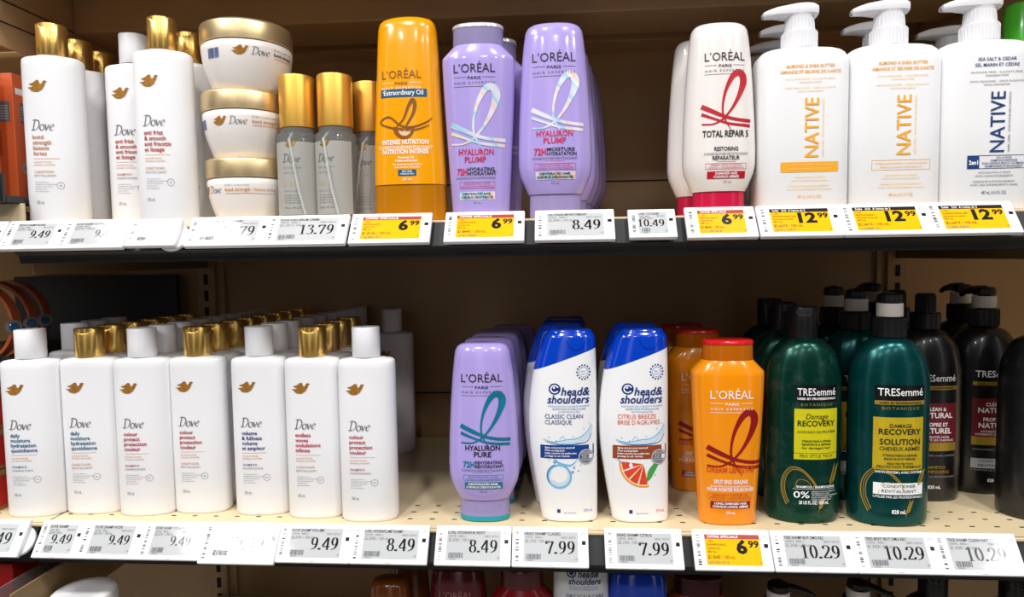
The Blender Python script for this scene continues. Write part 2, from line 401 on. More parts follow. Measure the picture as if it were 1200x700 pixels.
# neighbouring bay on the left
t = thing('store_shelf', 'topmost brown shelf of the next bay above the orange cartons', 'shelf', group='shelves of the next bay'); d = MB(); d.box(-2.3, -.708, .0, YB, TOPZ - .02, TOPZ, WALLM); d.build('deck_panel', t)
for z, lb in ((0, 'lower beige shelf of the next bay holding stacked red cartons'), (UZ + .03, 'upper tan shelf of the next bay under the orange cartons')):
    t = thing('store_shelf', lb, 'shelf', group='shelves of the next bay')
    d = MB(); perforated(d, -2.3, X0 - .002, z, 3 if z == 0 else 0); d.build('deck_panel', t)
    if z == 0: r = MB(); rail(r, -2.3, X0 - .003, z); r.build('price_rail', t)
    else: r = MB(); r.box(-2.3, X0 - .003, -.004, .03, UZ - .02, z - .031, BRKT, .001); r.build('front_panel', t)

# ------------------------------------------------------------------ price tags
TILT = radians(-35)
SMALL = ['SHAMP HYDRAT', 'REVIT 355 ML', 'SOIN CAPIL', 'SHAMP BIOTINE']
def price_tag(pl, pr, z, kind, text, label, hh=None, small='SHAMPOO', unit='$2.6741 / 100 mL', blank=False, tilt=TILT, out=0.0, holder=False):
    hh = hh or (.042 if z > .2 else .0445)
    Y, Z = -.0205 - out, z - .0105
    xa, xb = at_x(pl, Y - .012, Z - .02), at_x(pr, Y - .012, Z - .02); W = xb - xa; cx = (xa + xb) / 2
    t = thing('price_tag', label, 'price tag', (cx, Y, Z), group='electronic price tags on the upper rail' if z > .2 else 'electronic price tags on the lower rail')
    t.rotation_euler = (tilt, 0, 0)
    c = MB(); c.box(-W / 2 + .0006, W / 2 - .0006, -.003, .0030, -hh / 2, hh / 2, TAGW, .0016)
    p = Print(lambda x, q, l: (x, -.003 - .00012 * l, q), c)
    sw = W / 2 - (.0125 if W > .07 else .010)
    lx = -W / 2 + .0065; rnd = random.Random(int(pl * 7 + z * 100))
    q = hh * .36
    while q > -hh * .36:                                     # small code running up the left border
        k = rnd.choice((.0006, .001, .0016, .0004)); p.rect(lx - .0018, lx + .0018, q - k, q, rnd.choice((GREYTXT, GREYTXT, EINKB, LGREY)), 1, 1); q -= k + rnd.choice((.0004, .0008, .0022))
    rx = W / 2 - .006
    p.disc(rx, hh * .3, .0026, LGREY, 1, 14, .0019, a0=-.4, a1=pi + .4); p.rect(rx - .0022, rx + .0022, hh * .06, hh * .155, EINKB, 1, 1)
    p.rect(-.003, .003, -hh * .47, -hh * .46, LGREY, 1, 1)
    c.build('casing', t)
    s = MB(); bgm = EYEL if kind == 'y' else EINK
    p = Print(lambda x, q, l: (x, -.0031 - .00012 * l, q), s); h2 = hh * .37
    p.rect(-sw + .0015, sw, -h2, h2, bgm, 1, 1)
    L = -sw + .0035
    if kind == 'y':
        head = small[0]; p.rect(-sw + .0015, sw, h2 - hh * .11, h2, ERED if head == 'OFFRE SPÉCIALE' else EINKB, 1.6, 1)
        p.text(head, L + .001, h2 - hh * .085, hh * .06, WTXT, bold=.012, lift=2.4, w=sw * 1.1)
        for i, tx in enumerate(small[1:]): p.text(tx, L, h2 - hh * (.19 + .085 * i), hh * .05, EINKB, lift=2.4)
        a, bb = text.split('.')
        k = hh * .3; p.text(bb, sw - .0015, h2 - hh * .12 - k * .62, k * .52, EINKB, align='R', bold=.03, lift=2.4, w=hh * .26)
        p.text(a, sw - .0025 - hh * .27, h2 - hh * .15 - k, k, EINKB, align='R', bold=.045, lift=2.4, w=hh * (.27 if len(a) == 1 else .46))
        p.text(unit, L, -h2 + hh * .15, hh * .085, EINKB, lift=2.4, w=sw * .95)
        for i in range(16): p.rect(L + i * .0014, L + i * .0014 + rnd.choice((.0004, .0008)), -h2 + hh * .035, -h2 + hh * .095, GREYTXT, 2.4, 1)
        p.text('->', sw - .001, -h2 + hh * .05, hh * .05, EINKB, align='R', lift=2.4)
    else:
        p.text(small, L - .001, h2 - hh * .085, hh * .07, EINKB, bold=.012, lift=2.4, w=min(sw * 1.35, hh * .052 * len(small)))
        p.text('355ML  4082-1', L, h2 - hh * .165, hh * .05, GREYTXT, lift=2.4, w=sw * .62); p.text('00071 02710', sw - .003, h2 - hh * .165, hh * .05, GREYTXT, align='R', lift=2.4, w=sw * .5)
        ln = sw > .03
        p.text(unit, L, h2 - hh * (.27 if ln else .25), hh * .075, GREYTXT, lift=2.4, w=min(sw * .85, .032))
        serif_price(p, text, sw - .003, -h2 + hh * (.2 if ln else .24), hh * (.32 if ln else .25), EINKB)
        x = L + .001
        while x < L + sw * .55:
            k = rnd.choice((.0004, .0007, .001)); p.rect(x, x + k, -h2 + hh * .06, -h2 + hh * .19, GREYTXT, 2.4, 1); x += k + rnd.choice((.0003, .0006))
        p.text('7894021', L + .002, -h2 + hh * .015, hh * .035, GREYTXT, lift=2.4)
        p.text('->', sw - .001, -h2 + hh * .05, hh * .06, EINKB, align='R', lift=2.4)
    s.build('screen', t)
    if holder:
        d = MB(); d.lathe([(.0175, .0), (.018, .001), (.018, .004), (.017, .005)], TAGW, 32)
        o = d.build('round_clip', t); o.rotation_euler = (radians(90), 0, 0); o.location = (W / 2 - .010, .0090, -.002)
    return t
OF = ['OFFRE SPÉCIALE', '1 UN', 'SHAMPOOING', 'Coloré sec', '385 mL']
OR = ['OFFRE SPÉCIALE', '1 UN', 'REVITALISANT', 'Coloré sec', '385 mL']
NB = ['Solde   2/25  À l’achat de 2', '1 UN', 'REVITALISANT', 'Amande et karité', '487 mL']
NS = ['Solde   2/25  À l’achat de 2', '1 UN', 'SHAMPOOING 487', 'Amande et karité', '487 mL']
U = UZ
price_tag(-58, -4, U, 'g', '9.49', 'grey price tag cut by the picture edge left of the bond bottle', small='SHAMP')
price_tag(-3, 68, U, 'g', '9.49', 'grey 9.49 price tag, first whole one on the upper rail, under the gold-capped bottle', small='DOVE SHAMP BOND')
price_tag(65, 145, U, 'g', '9.49', 'grey 9.49 price tag under the white-capped bottle of the upper shelf', small='DOVE SHAMP ANTIFRIZZ')
price_tag(144, 205, U, 'g', '9.49', 'small tilted glaring price tag with a round clip left of the jars', small='DOVE', tilt=radians(-33), hh=.038, out=.006, holder=True)
price_tag(215, 311, U, 'g', '13.79', 'grey 13.79 price tag half lost in glare below the three jars', small='DOVE SHAMP MASQUE CREME', unit='$4.5965 / 100 mL')
price_tag(308, 405, U, 'g', '13.79', 'clear grey 13.79 price tag below the two gold-capped mists', small='DOVE SOIN SERUM CREME', unit='$11.5917 / 100 mL')
price_tag(407, 504, U, 'y', '6.99', 'yellow 6.99 price tag below the tall orange conditioner', small=OR, unit='$1.8156 / 100 mL')
price_tag(519, 615, U, 'y', '6.99', 'yellow 6.99 price tag below the lavender shampoo with clear cap', small=OF, unit='$1.8640 / 100 mL')
price_tag(626, 722, U, 'g', '8.49', 'grey 8.49 price tag below the upper lavender conditioner', small='LORL HYDRAPLUMP REVIT DEMELANT', unit='$2.2045 / 100 mL')
price_tag(737, 795, U, 'g', '10.49', 'small grey 10.49 price tag alone in front of the empty upper shelf', small='LORL TOTALREP', unit='$2.9080 / 100 mL', hh=.039)
price_tag(805, 890, U, 'y', '6.99', 'yellow 6.99 price tag below the white conditioner with red ribbon', small=OR, unit='$1.8640 / 100 mL')
price_tag(891, 991, U, 'y', '12.99', 'yellow 12.99 price tag below the pump bottle with the solid orange bar', small=NS, unit='$2.6674 / 100 mL')
price_tag(990, 1096, U, 'y', '12.99', 'yellow 12.99 price tag below the pump bottle with the outlined orange bar', small=NB, unit='$2.6674 / 100 mL')
price_tag(1093, 1200, U, 'y', '12.99', 'yellow 12.99 price tag below the pump bottle with navy lettering', small=NS, unit='$2.6674 / 100 mL')
price_tag(-62, 22, 0, 'g', '9.49', 'grey price tag with round clip cut off at the left end of the lower rail', small='SHAMP', holder=True)
price_tag(37, 91, 0, 'g', '9.49', 'small narrow grey 9.49 price tag below the first white lower bottle', small='DOVE SHAMP')
price_tag(88, 162, 0, 'g', '9.49', 'grey 9.49 price tag below the gold-capped bottle with blue words', small='DOVE SHAMP HYDR')
price_tag(160, 235, 0, 'g', '9.49', 'pale washed-out 9.49 price tag left of the blank glaring one', small='DOVE SHAMP COULEUR')
price_tag(232, 322, 0, 'g', '9.49', 'wide price tag blanked by white glare below the violet-lettered bottle', small='DOVE REVIT', hh=.048, out=.003, tilt=radians(-36))
price_tag(322, 410, 0, 'g', '9.49', 'grey 9.49 price tag right of the blank glaring one', small='DOVE SHAMP VOLUME')
price_tag(409, 501, 0, 'g', '8.49', 'grey 8.49 price tag below the last white bottle of the lower row', small='LORL HYDRAPLUMP SHAMP', unit='$2.2045 / 100 mL')
price_tag(508, 599, 0, 'g', '8.49', 'grey 8.49 price tag below the lavender bottle with teal ribbon', small='LORL HYDRAPUR REVIT', unit='$2.2045 / 100 mL')
price_tag(599, 691, 0, 'g', '7.99', 'grey 7.99 price tag below the blue-banded dandruff shampoo', small='HEAD SHAMP CLASSIC', unit='$2.1595 / 100 mL')
price_tag(709, 803, 0, 'g', '7.99', 'grey 7.99 price tag below the citrus shampoo', small='HEAD SHAMP CITRUS', unit='$2.1595 / 100 mL')
price_tag(814, 908, 0, 'y', '6.99', 'yellow 6.99 price tag below the orange shampoo, only yellow one on the lower rail', small=OF, unit='$1.8640 / 100 mL')
price_tag(908, 1006, 0, 'g', '10.29', 'grey 10.29 price tag below the green bottle with black flip cap', small='TRES SHAMP BOT DMG REC', unit='$1.2428 / 100 mL')
price_tag(1005, 1106, 0, 'g', '10.29', 'grey 10.29 price tag below the teal pump bottle', small='TRES REVIT BOT DMG REC', unit='$1.2428 / 100 mL')
price_tag(1103, 1204, 0, 'g', '10.29', 'pale 10.29 price tag below the near-black bottle at the right', small='TRES SHAMP CLEAN NAT', unit='$1.2428 / 100 mL')

# ------------------------------------------------------------------ white bottles with foil bird
DSH = Shell([(0, -.0325, .0325, .0175, 2.5), (.0012, -.034, .034, .0186, 2.5), (.004, -.035, .035, .0193, 2.6), (.10, -.035, .035, .0193, 2.6), (.190, -.0350, .0350, .0192, 2.6),
             (.1972, -.0346, .0346, .0190, 2.6), (.1992, -.0336, .0336, .0184, 2.5), (.2005, -.0312, .0312, .0176, 2.4), (.2014, -.0250, .0250, .0165, 2.2), (.2026, -.0165, .0165, .0150, 2), (.2046, -.0150, .0150, .0145, 2)])
def notch_cap(mb, m, r, z0, z1, deep, depth=None, seg=48, half=.95, ry=1.0):
    """round cap whose top edge dips at the front for the thumb"""
    rows = [(r * .985, z0), (r, z0 + .0008), (r, z1 - .0010), (r * .975, z1 - .0002), (r * .90, z1 - .0001), (r * .87, z1), (r * .55, z1)]
    vs = []; fs = []
    for k, (rr, z) in enumerate(rows):
        for i in range(seg):
            a = 2 * pi * i / seg; d = abs(((a - 1.5 * pi + pi) % (2 * pi)) - pi); q = max(0, 1 - (d / half) ** 2)
            dz = deep * q if k in (2, 3, 4) else 0
            vs.append((rr * cos(a), rr * sin(a) * ry, z - dz))
    n = len(rows)
    for k in range(n - 1):
        for i in range(seg): j = (i + 1) % seg; fs.append((k * seg + i, k * seg + j, (k + 1) * seg + j, (k + 1) * seg + i))
    fs.append(tuple(range(seg))[::-1]); fs.append(tuple((n - 1) * seg + i for i in range(seg)))
    mb.add(vs, fs, m, True)
_dove_mesh = {}
def dove_parts(t, gold, words, colour, kind):
    if 'body' not in _dove_mesh:
        b = MB(); DSH.mesh(b, WHITE); _dove_mesh['body'] = b.build('body').data
        p = Print(on_shell(DSH)); bird(p, -.0110, .1655, .0240, FOIL); _dove_mesh['bird'] = p.mb.build('bird_emblem').data
        b = MB(); notch_cap(b, GOLD, .0170, .2036, .240, .0062, half=.85); _dove_mesh['gold'] = b.build('cap').data
        b = MB(); notch_cap(b, WCAP, .0170, .2036, .240, .0022, half=.5); _dove_mesh['white'] = b.build('cap').data
        for o in list(COL.objects):
            if o.type == 'MESH' and o.data in _dove_mesh.values(): bpy.data.objects.remove(o)
    def put(name, me):
        o = bpy.data.objects.new(name, me); COL.objects.link(o); o.parent = t
    put('body', _dove_mesh['body']); put('cap', _dove_mesh['gold' if gold else 'white']); put('bird_emblem', _dove_mesh['bird'])
    key = (words, colour, kind)
    if key not in _dove_mesh:
        cm = mat('ink_%d_%d_%d' % colour, colour, .6)
        p = Print(on_shell(DSH)); L = -.0200
        dove_word(p, L, .1145, .0122, GREYTXT)
        for i, tx in enumerate(words): p.text(tx, L, .1045 - .0064 * i, .0046, cm, bold=.018)
        zb = .1045 - .0064 * 3
        p.rect(L, .0110, zb - .0042, zb - .0038, ORTXT)
        p.text('ceramide therapy', L, zb - .0085, .0021, ORTXT, w=.021); p.text('thérapie céramides', L, zb - .0118, .0021, ORTXT, w=.025)
        a, c = ('SHAMPOO', 'SHAMPOOING') if kind == 's' else ('CONDITIONER', 'REVITALISANT')
        p.text(a, L, .0648, .0027, cm if kind == 's' else ORTXT, bold=.012, w=.0185 if kind == 's' else .0235, spacing=1.25)
        p.text(c, L, .0603, .0025, GREYTXT, w=.0255, spacing=1.25)
        for i, (tx, wd) in enumerate((('with bio-protein care', .017), ('strengthens and nourishes hair', .026), ('avec soin bio-protéines', .020), ('renforce et nourrit', .013), ('les cheveux', .016))):
            p.text(tx, L + .0005, .0535 - .0027 * i, .0013, GREYTXT, w=wd)
        p.disc(.0100, .0497, .0043, GREYTXT, 1, 20, .0039); p.text('48H', .0100, .0490, .0015, GREYTXT, align='C')
        p.text('355 mL', L + .001, .0285, .0034, GREYTXT, w=.0095)
        o = p.mb.build('lettering'); _dove_mesh[key] = o.data; bpy.data.objects.remove(o)
    put('lettering', _dove_mesh[key])
def dove(loc, gold, words, colour, kind, label, group, rz=0, scale=None, name=None):
    t = thing(name or ('conditioner_bottle' if kind == 'c' else 'shampoo_bottle'), label, 'conditioner bottle' if kind == 'c' else 'shampoo bottle', loc, rz, group)
    if scale: t.scale = scale
    dove_parts(t, gold, words, colour, kind); return t
DAILY = (('daily', 'moisture', 'hydratation', 'quotidienne'), (24, 98, 140)); COLR = (('colour', 'protect', 'protection', 'couleur'), (176, 42, 62))
VOL = (('volume', '& fullness', 'volume', 'et ampleur'), (40, 38, 120)); WAVE = (('endless', 'waves', 'ondulations', 'infinies'), (190, 30, 70))
FRIZ = (('anti frizz', '& smooth', 'anti frisottis', 'et lissage'), (176, 56, 36)); BOND = (('bond', 'strength', 'liaisons', 'fortes'), (196, 132, 92))
GRP = 'white bottles in files on the lower shelf'
cols = [  # x, front y, gold, words, kind, front label, rows behind, phrase for the file, drift
    (-.679, .017, 0, DAILY, 's', 'white bottle with white cap and blue lettering, beside the red cartons', (2, 3, 4), 'white-capped blue-lettered', .000),
    (-.608, .029, 1, DAILY, 'c', 'white bottle with gold cap and blue lettering', (1, 2, 3, 4, 5), 'gold-capped blue-lettered', .003),
    (-.535, .026, 0, COLR, 's', 'white bottle with white cap and red lettering right of the blue-lettered gold-capped one', (1, 2, 3, 4, 5, 6, 7), 'white-capped red-lettered', .003),
    (-.467, .036, 1, COLR, 'c', 'white bottle with gold cap and dark red lettering left of the violet-lettered one', (1, 2, 3, 4, 5, 6, 7), 'gold-capped red-lettered', .003),
    (-.384, .033, 0, VOL, 's', 'white bottle with white cap and dark violet lettering', (1, 2, 3, 4, 5, 6, 7, 8), 'violet-lettered', .0034),
    (-.311, .025, 1, WAVE, 'c', 'white bottle with gold cap and crimson lettering, right of the violet-lettered one', (1, 2, 3), 'gold-capped crimson-lettered', .003),
    (-.240, .017, 0, COLR, 's', 'white bottle with white cap and red lettering, last of the row beside the gap', (7,), 'last white-capped', -.006)]
ORD = ['first', 'second', 'third', 'fourth', 'fifth', 'sixth', 'seventh', 'eighth', 'ninth']
for x, fy, g, (wd, c), k, lab, rows, ph, dr in cols:
    sx = 1.02 if x < -.6 else 1
    first = dove((x, fy + .0195, 0), g, wd, c, k, lab, GRP, rz=radians(-x * 13 + random.uniform(-1, 1)), scale=(sx, 1, 1))
    for n, r in enumerate(rows):
        back = (fy + .0195 + r * .0405)
        if ph == 'last white-capped': l2 = 'shadowed white bottle standing alone far back, behind the last of the row'
        else: l2 = f'white bottle {ORD[n]} behind the {ph} front bottle, {"gold" if g else "white"} cap showing'
        dup(first, (x + dr * r + random.uniform(-.0015, .0015), back, 0), l2, rz=radians(random.uniform(-1, 5)))
# upper shelf
GU = 'white bottles on the upper shelf'
d1 = dove((-.620, .028, UZ), 1, *BOND, 'c', 'white gold-capped bottle with pale tan lettering at the left end of the upper shelf', GU, rz=radians(13), scale=(.97, 1, 1.03))
dup(d1, (-.633, .088, UZ), 'white gold-capped bottle right behind the tan-lettered one', rz=radians(5), scale=(1.04, 1, 1.03))
dup(d1, (-.638, .140, UZ), 'white gold-capped bottle third back behind the tan-lettered one', rz=0, scale=(1, 1, 1.03))
dove((-.540, .066, UZ), 0, *FRIZ, 's', 'white white-capped bottle with rust lettering tucked behind the rust-lettered gold-capped one', GU, rz=radians(8), scale=(1.0, 1, 1.02))
d2 = dove((-.475, .022, UZ), 1, *FRIZ, 'c', 'white gold-capped bottle with rust lettering just left of the jars', GU, rz=radians(10), scale=(.95, 1, 1.03))
dup(d2, (-.4735, .078, UZ), 'white gold-capped bottle between the rust-lettered one and the jar stack', rz=radians(4), scale=(1, 1, 1.03))

# ------------------------------------------------------------------ jars
JR = [(.0365, 0), (.0385, .0012), (.0400, .004), (.0435, .014), (.0475, .027), (.0503, .039), (.0516, .050), (.0518, .0575), (.0506, .0592)]
def jar_r(z):
    for (r0, z0), (r1, z1) in zip(JR, JR[1:]):
        if z <= z1: return r0 + (r1 - r0) * (z - z0) / (z1 - z0)
    return JR[-1][0]
def jar(loc, rz, label, sc=1):
    t = thing('hair_mask_jar', label, 'jar', loc, rz, 'white jars stacked on the upper shelf'); t.scale = (sc, sc, .940 if sc == 1 else .922)
    b = MB(); b.lathe(JR, mat('white_jar', (244, 238, 234), .3, noise=.01), 64); b.build('bowl', t)
    l = MB(); l.lathe([(.0515, .0600), (.0526, .0606), (.0528, .065), (.0528, .0815), (.0520, .0836), (.0500, .0848), (.0495, .0855)], PALEGOLD, 64); l.build('lid', t)
    p = Print(on_round(jar_r)); z = .0445
    dove_word(p, .002, z - .004, .0095, GREYTXT)
    p.text('10-IN-1 cream mask', .028, z + .0045, .0018, GREYTXT, w=.03); p.text('bond strength', .028, z - .0022, .0042, ORTXT if rz < .3 else BLACKTXT, bold=.014, w=.03)
    p.text('/ liaisons fortes', .060, z - .0022, .0042, ORTXT, w=.027); p.rect(.028, .087, z - .0055, z - .0049, ORTXT, n=12)
    rnd = random.Random(5); x = -.052
    while x < -.036:
        k = rnd.choice((.0005, .0008, .0012)); p.rect(x, x + k, z - .008, z + .004, mat('barcode_blue', (70, 90, 150), .6), 1, 1); x += k + rnd.choice((.0004, .0007))
    p.mb.build('lettering', t)
    p = Print(on_round(jar_r)); bird(p, -.0105, z + .0005, .0195, FOIL); p.mb.build('bird_emblem', t)
jar((-.388, .058, UZ), radians(-42), 'white jar with gold lid at the bottom of the three-jar stack')
jar((-.390, .057, UZ + .0805), radians(0), 'white jar with gold lid in the middle of the three-jar stack')
jar((-.384, .052, UZ + .1610), radians(28), 'white jar with gold lid and blue barcode on top of the stack', 1.025)

# ------------------------------------------------------------------ mists
CLEAR = mat('clear_glass', (226, 226, 222), .04, alpha=.16); FROST = mat('frosted_print', (226, 224, 218), .5, alpha=.5); STRAW = mat('clear_straw', (236, 238, 238), .2, alpha=.5)
LIQ = mat('clear_liquid', (196, 194, 186), .1, alpha=.1)
def mist(loc, label, rz, tubeflip=1):
    t = thing('hair_mist_bottle', label, 'spray bottle', loc, rz, 'clear gold-capped mist bottles')
    t.scale = (1, 1, .975)
    b = MB(); b.lathe([(.0238, 0), (.0248, .001), (.0248, .106), (.0238, .109), (.0205, .1105), (.0200, .1165)], CLEAR, 40)
    b.lathe([(.0222, .009), (.0222, .104)], LIQ, 40); b.build('glass_body', t)
    b = MB(); b.lathe([(.0205, .1168), (.0209, .1172), (.0209, .178), (.0203, .1796), (.0190, .180)], SATGOLD, 40); b.build('cap', t)
    b = MB(); b.tube([(-.003 * tubeflip, -.006, .116), (-.001 * tubeflip, -.0252, .100), (.004 * tubeflip, -.0266, .070), (.0085 * tubeflip, -.0256, .040), (.0145 * tubeflip, -.0225, .010)], .0017, STRAW); b.build('dip_tube', t)
    p = Print(on_round(lambda z: .0248))
    vs = []; fs = []
    for i in range(25):
        for z in (.010, .098): vs.append((-.033 + i * .066 / 24, z))
    for i in range(24): fs.append((2 * i, 2 * i + 2, 2 * i + 3, 2 * i + 1))
    p.lay(vs, fs, FROST, 1)
    dove_word(p, -.010, .0735, .0098, GREYTXT)
    p.text('hair serum mist', -.010, .066, .0026, LGREY, w=.022); p.text('bond repair', -.010, .060, .0024, LGREY, w=.018)
    p.text('10 IN 1', -.010, .045, .0062, mat('champagne_print', (196, 180, 140), .5), w=.018); p.text('cheveux forts', -.010, .038, .0022, LGREY, w=.02)
    for i in range(4): p.text('brume coiffante nourrissante', -.010, .033 - i * .003, .0014, GREYTXT, w=.019)
    p.text('118 mL  4 FL OZ', -.010, .0175, .0022, GREYTXT, w=.020); p.mb.build('lettering', t)
    p = Print(on_round(lambda z: .0248)); bird(p, .000, .0955, .0150, GOLD); p.mb.build('bird_emblem', t)
mist((-.3145, .030, UZ), 'clear mist bottle with gold cap right beside the jar stack', radians(0))
mist((-.268, .031, UZ), 'clear mist bottle with gold cap between its two twins', radians(-14), 1)
mist((-.2375, .072, UZ), 'clear mist bottle with gold cap half hidden by the orange conditioner', radians(-8), -1)

# ------------------------------------------------------------------ ribbon-emblem bottles
RB = [[(190, 412, 1), (176, 392, 2), (163, 370, 4), (153, 340, 5), (155, 300, 6), (167, 256, 9), (188, 217, 14), (208, 203, 17), (224, 212, 19), (228, 235, 19), (218, 268, 14), (200, 305, 9), (178, 338, 6), (150, 366, 5), (118, 381, 4), (80, 380, 4)],
      [(79, 318, 12), (120, 338, 11), (165, 357, 8), (210, 367, 8), (255, 371, 9)], [(79, 345, 8), (130, 365, 6), (180, 381, 6), (253, 388, 8)]]
def ribbon_emblem(p, cx, ztop, k, m):
    for st in RB: p.ribbon([(cx + (a - 167) * k, ztop - (b - 200) * k, wd * k * 1.35) for a, b, wd in st], m, 1.6)
def house_mark(p, cx, z, wd, m, m2=None):
    """large capitals with two small lines under them"""
    m2 = m2 or m
    p.text('L’ORÉAL', cx, z, wd * .2, m, w=wd, align='C'); p.text('PARIS', cx, z - wd * .16, wd * .068, m, w=wd * .32, align='C', bold=.01)
    p.rect(cx - wd * .5, cx - wd * .2, z - wd * .115, z - wd * .105, m2); p.rect(cx + wd * .2, cx + wd * .5, z - wd * .115, z - wd * .105, m2)
    p.text('HAIR EXPERTISE', cx, z - wd * .27, wd * .055, m2, w=wd * .98, align='C', spacing=1.4); p.rect(cx - wd * .5, cx + wd * .5, z - wd * .335, z - wd * .325, m2)
CSH = [(0, -.0285, .0285, .0165, 2.4), (.0015, -.0305, .0305, .0182, 2.4), (.006, -.031, .031, .0186, 2.4), (.028, -.0305, .0305, .0182, 2.4), (.0285, -.0315, .0315, .0195, 2.4), (.034, -.0345, .0345, .0215, 2.5), (.050, -.0415, .0415, .0245, 2.6), (.060, -.0433, .0433, .0252, 2.6),
       (.075, -.0436, .0436, .0252, 2.6), (.11, -.0424, .0424, .0244, 2.5), (.15, -.0402, .0402, .0230, 2.4), (.185, -.0374, .0374, .0214, 2.4), (.205, -.0352, .0352, .0202, 2.4), (.2155, -.0335, .0335, .0190, 2.4), (.2205, -.0308, .0308, .0170, 2.3), (.2235, -.0265, .0265, .0138, 2.2), (.2248, -.0190, .0190, .0095, 2.1), (.2250, -.008, .008, .004, 2)]
CON = Shell(CSH)
LAV = mat('lavender_plastic', (178, 161, 229), .16, coat=.6); LAVCLR = mat('lavender_clear', (190, 176, 232), .1, alpha=.6); TEAL = mat('teal_plastic', (10, 150, 165), .3)
def cond_bottle(loc, label, group, body, cap_m, base_m, draw, rz=0, scale=(1, 1, 1), edge=None, name='conditioner_bottle'):
    t = thing(name, label, 'conditioner bottle', loc, rz, group); t.scale = scale
    b = MB(); CON.mesh(b, body, z0=.0285); b.build('body', t)
    b = MB(); CON.mesh(b, cap_m, z1=.028); b.lathe([(.008, .009), (.012, .0279)], cap_m, 20)
    o = b.build('cap', t)
    if base_m:
        b = MB(); CON.mesh(b, base_m, z0=.0002, z1=.0075, grow=.0003); b.build('cap_base', o)
    if draw: p = Print(on_shell(CON)); draw(p); p.mb.build('lettering', t)
    return t
def hyal(p, txt, em, accent, big, pill, line1, line2):
    house_mark(p, .000, .178, .050, BLACKTXT, GREYTXT)
    ribbon_emblem(p, .0035, .1645, .00034, em)
    p.text('HYALURON', .000, .0935, .0062, big, w=.042, align='C', bold=.02); p.text(txt, .000, .0855, .0062, big, w=.021 if txt == 'PURE' else .026, align='C', bold=.02)
    p.text('72H', -.010, .0725, .0072, accent, w=.014, align='R', bold=.03); p.text(line1, -.009, .0767, .0038, BLACKTXT, w=.032, bold=.02); p.text(line2, -.009, .0717, .0038, BLACKTXT, w=.034, bold=.02)
    p.text('CONDITIONER/REVITALISANT', 0, .0672, .0028, GREYTXT, w=.053, align='C')
    p.text('HYALURONIC ACID', 0, .0597, .0020, accent, w=.036, align='C'); p.text('ACIDE HYALURONIQUE', 0, .0567, .0020, accent, w=.042, align='C')
    p.frame(-.024, .024, .0555, .0628, .0004, accent); p.rect(-.013, .011, .0655, .0658, accent)
    p.rect(-.0225, .0235, .0445, .0535, pill, 1.2); tm = WTXT if pill is not HOLO else BLACKTXT
    p.text('DEHYDRATED HAIR', 0, .0498, .0026, tm, w=.036, align='C', bold=.03, lift=2.4); p.text('CHEVEUX DÉSHYDRATÉS', 0, .0458, .0026, tm, w=.042, align='C', bold=.03, lift=2.4)
    p.text('375 mL', 0, .0395, .0028, GREYTXT, w=.0095, align='C')
RIBTEAL = mat('teal_foil', (22, 128, 160), .3, .3, noise=.3, nscale=40); CRIM = mat('crimson_print', (206, 36, 84), .5); TEALP = mat('teal_print', (16, 118, 150), .5)
low = cond_bottle((-.096, .041, 0), 'lavender conditioner with teal ribbon and teal cap base', 'lavender conditioners on the lower shelf', LAV, LAVCLR, TEAL,
                  lambda p: hyal(p, 'PURE', RIBTEAL, TEALP, BLACKTXT, TEALP, 'REHYDRATING', 'RÉHYDRATANT'), rz=radians(2), scale=(1, 1, .975))
for i, y in enumerate((.095, .147, .199, .255)):
    dup(low, (-.094 + i * .003 + (.012 if i == 3 else 0), y, 0), f'lavender bottle {ORD[i]} behind the teal-ribboned one', rz=radians(random.uniform(-3, 3)))
upc = cond_bottle((-.0045, .036, UZ), 'lavender conditioner with silver rainbow ribbon and flat rounded top', 'lavender conditioners on the upper shelf', LAV, LAVCLR, None,
                  lambda p: hyal(p, 'PLUMP', HOLO, CRIM, CRIM, HOLO, 'MOISTURE', 'HYDRATATION'), rz=radians(0), scale=(1, 1, 1.008))
for i, (x, y) in enumerate(((.006, .135), (.014, .187), (.022, .239), (.030, .291))):
    dup(upc, (x, y, UZ), f'lavender bottle {ORD[i]} behind the flat-topped lavender conditioner', rz=radians(random.uniform(-3, 3)))
MILK = mat('milky_plastic', (238, 232, 228), .18, coat=.4); CRCAP = mat('crimson_cap', (196, 24, 66), .22, coat=.3); REDP = mat('red_print', (190, 22, 40), .35)
def repair(p):
    house_mark(p, .003, .178, .047, BLACKTXT, GREYTXT); ribbon_emblem(p, .0045, .165, .00033, REDP)
    p.text('TOTAL REPAIR 5', .0035, .0905, .0072, BLACKTXT, w=.054, align='C', bold=.022)
    p.text('RESTORING', .004, .0745, .0044, BLACKTXT, w=.028, align='C', bold=.02); p.text('CONDITIONER/REVITALISANT', .004, .0695, .0030, GREYTXT, w=.052, align='C'); p.text('RÉPARATEUR', .004, .0640, .0044, BLACKTXT, w=.032, align='C', bold=.02)
    p.rect(-.007, .015, .0618, .0622, REDP); p.text('CERAMIDE + REPAIR CONCENTRATE', .004, .0572, .0020, REDP, w=.038, align='C'); p.text('CÉRAMIDES + CONCENTRÉ RÉPARATEUR', .004, .0542, .0020, REDP, w=.042, align='C'); p.frame(-.020, .028, .0532, .0602, .0004, REDP)
    p.rect(-.018, .027, .0425, .0510, REDP, 1.2); p.text('DAMAGED HAIR', .0045, .0473, .0026, WTXT, w=.026, align='C', bold=.03, lift=2.4); p.text('CHEVEUX ABÎMÉS', .0045, .0435, .0026, WTXT, w=.030, align='C', bold=.03, lift=2.4)
    p.text('375 mL', .006, .0375, .0027, GREYTXT, w=.010, align='C')
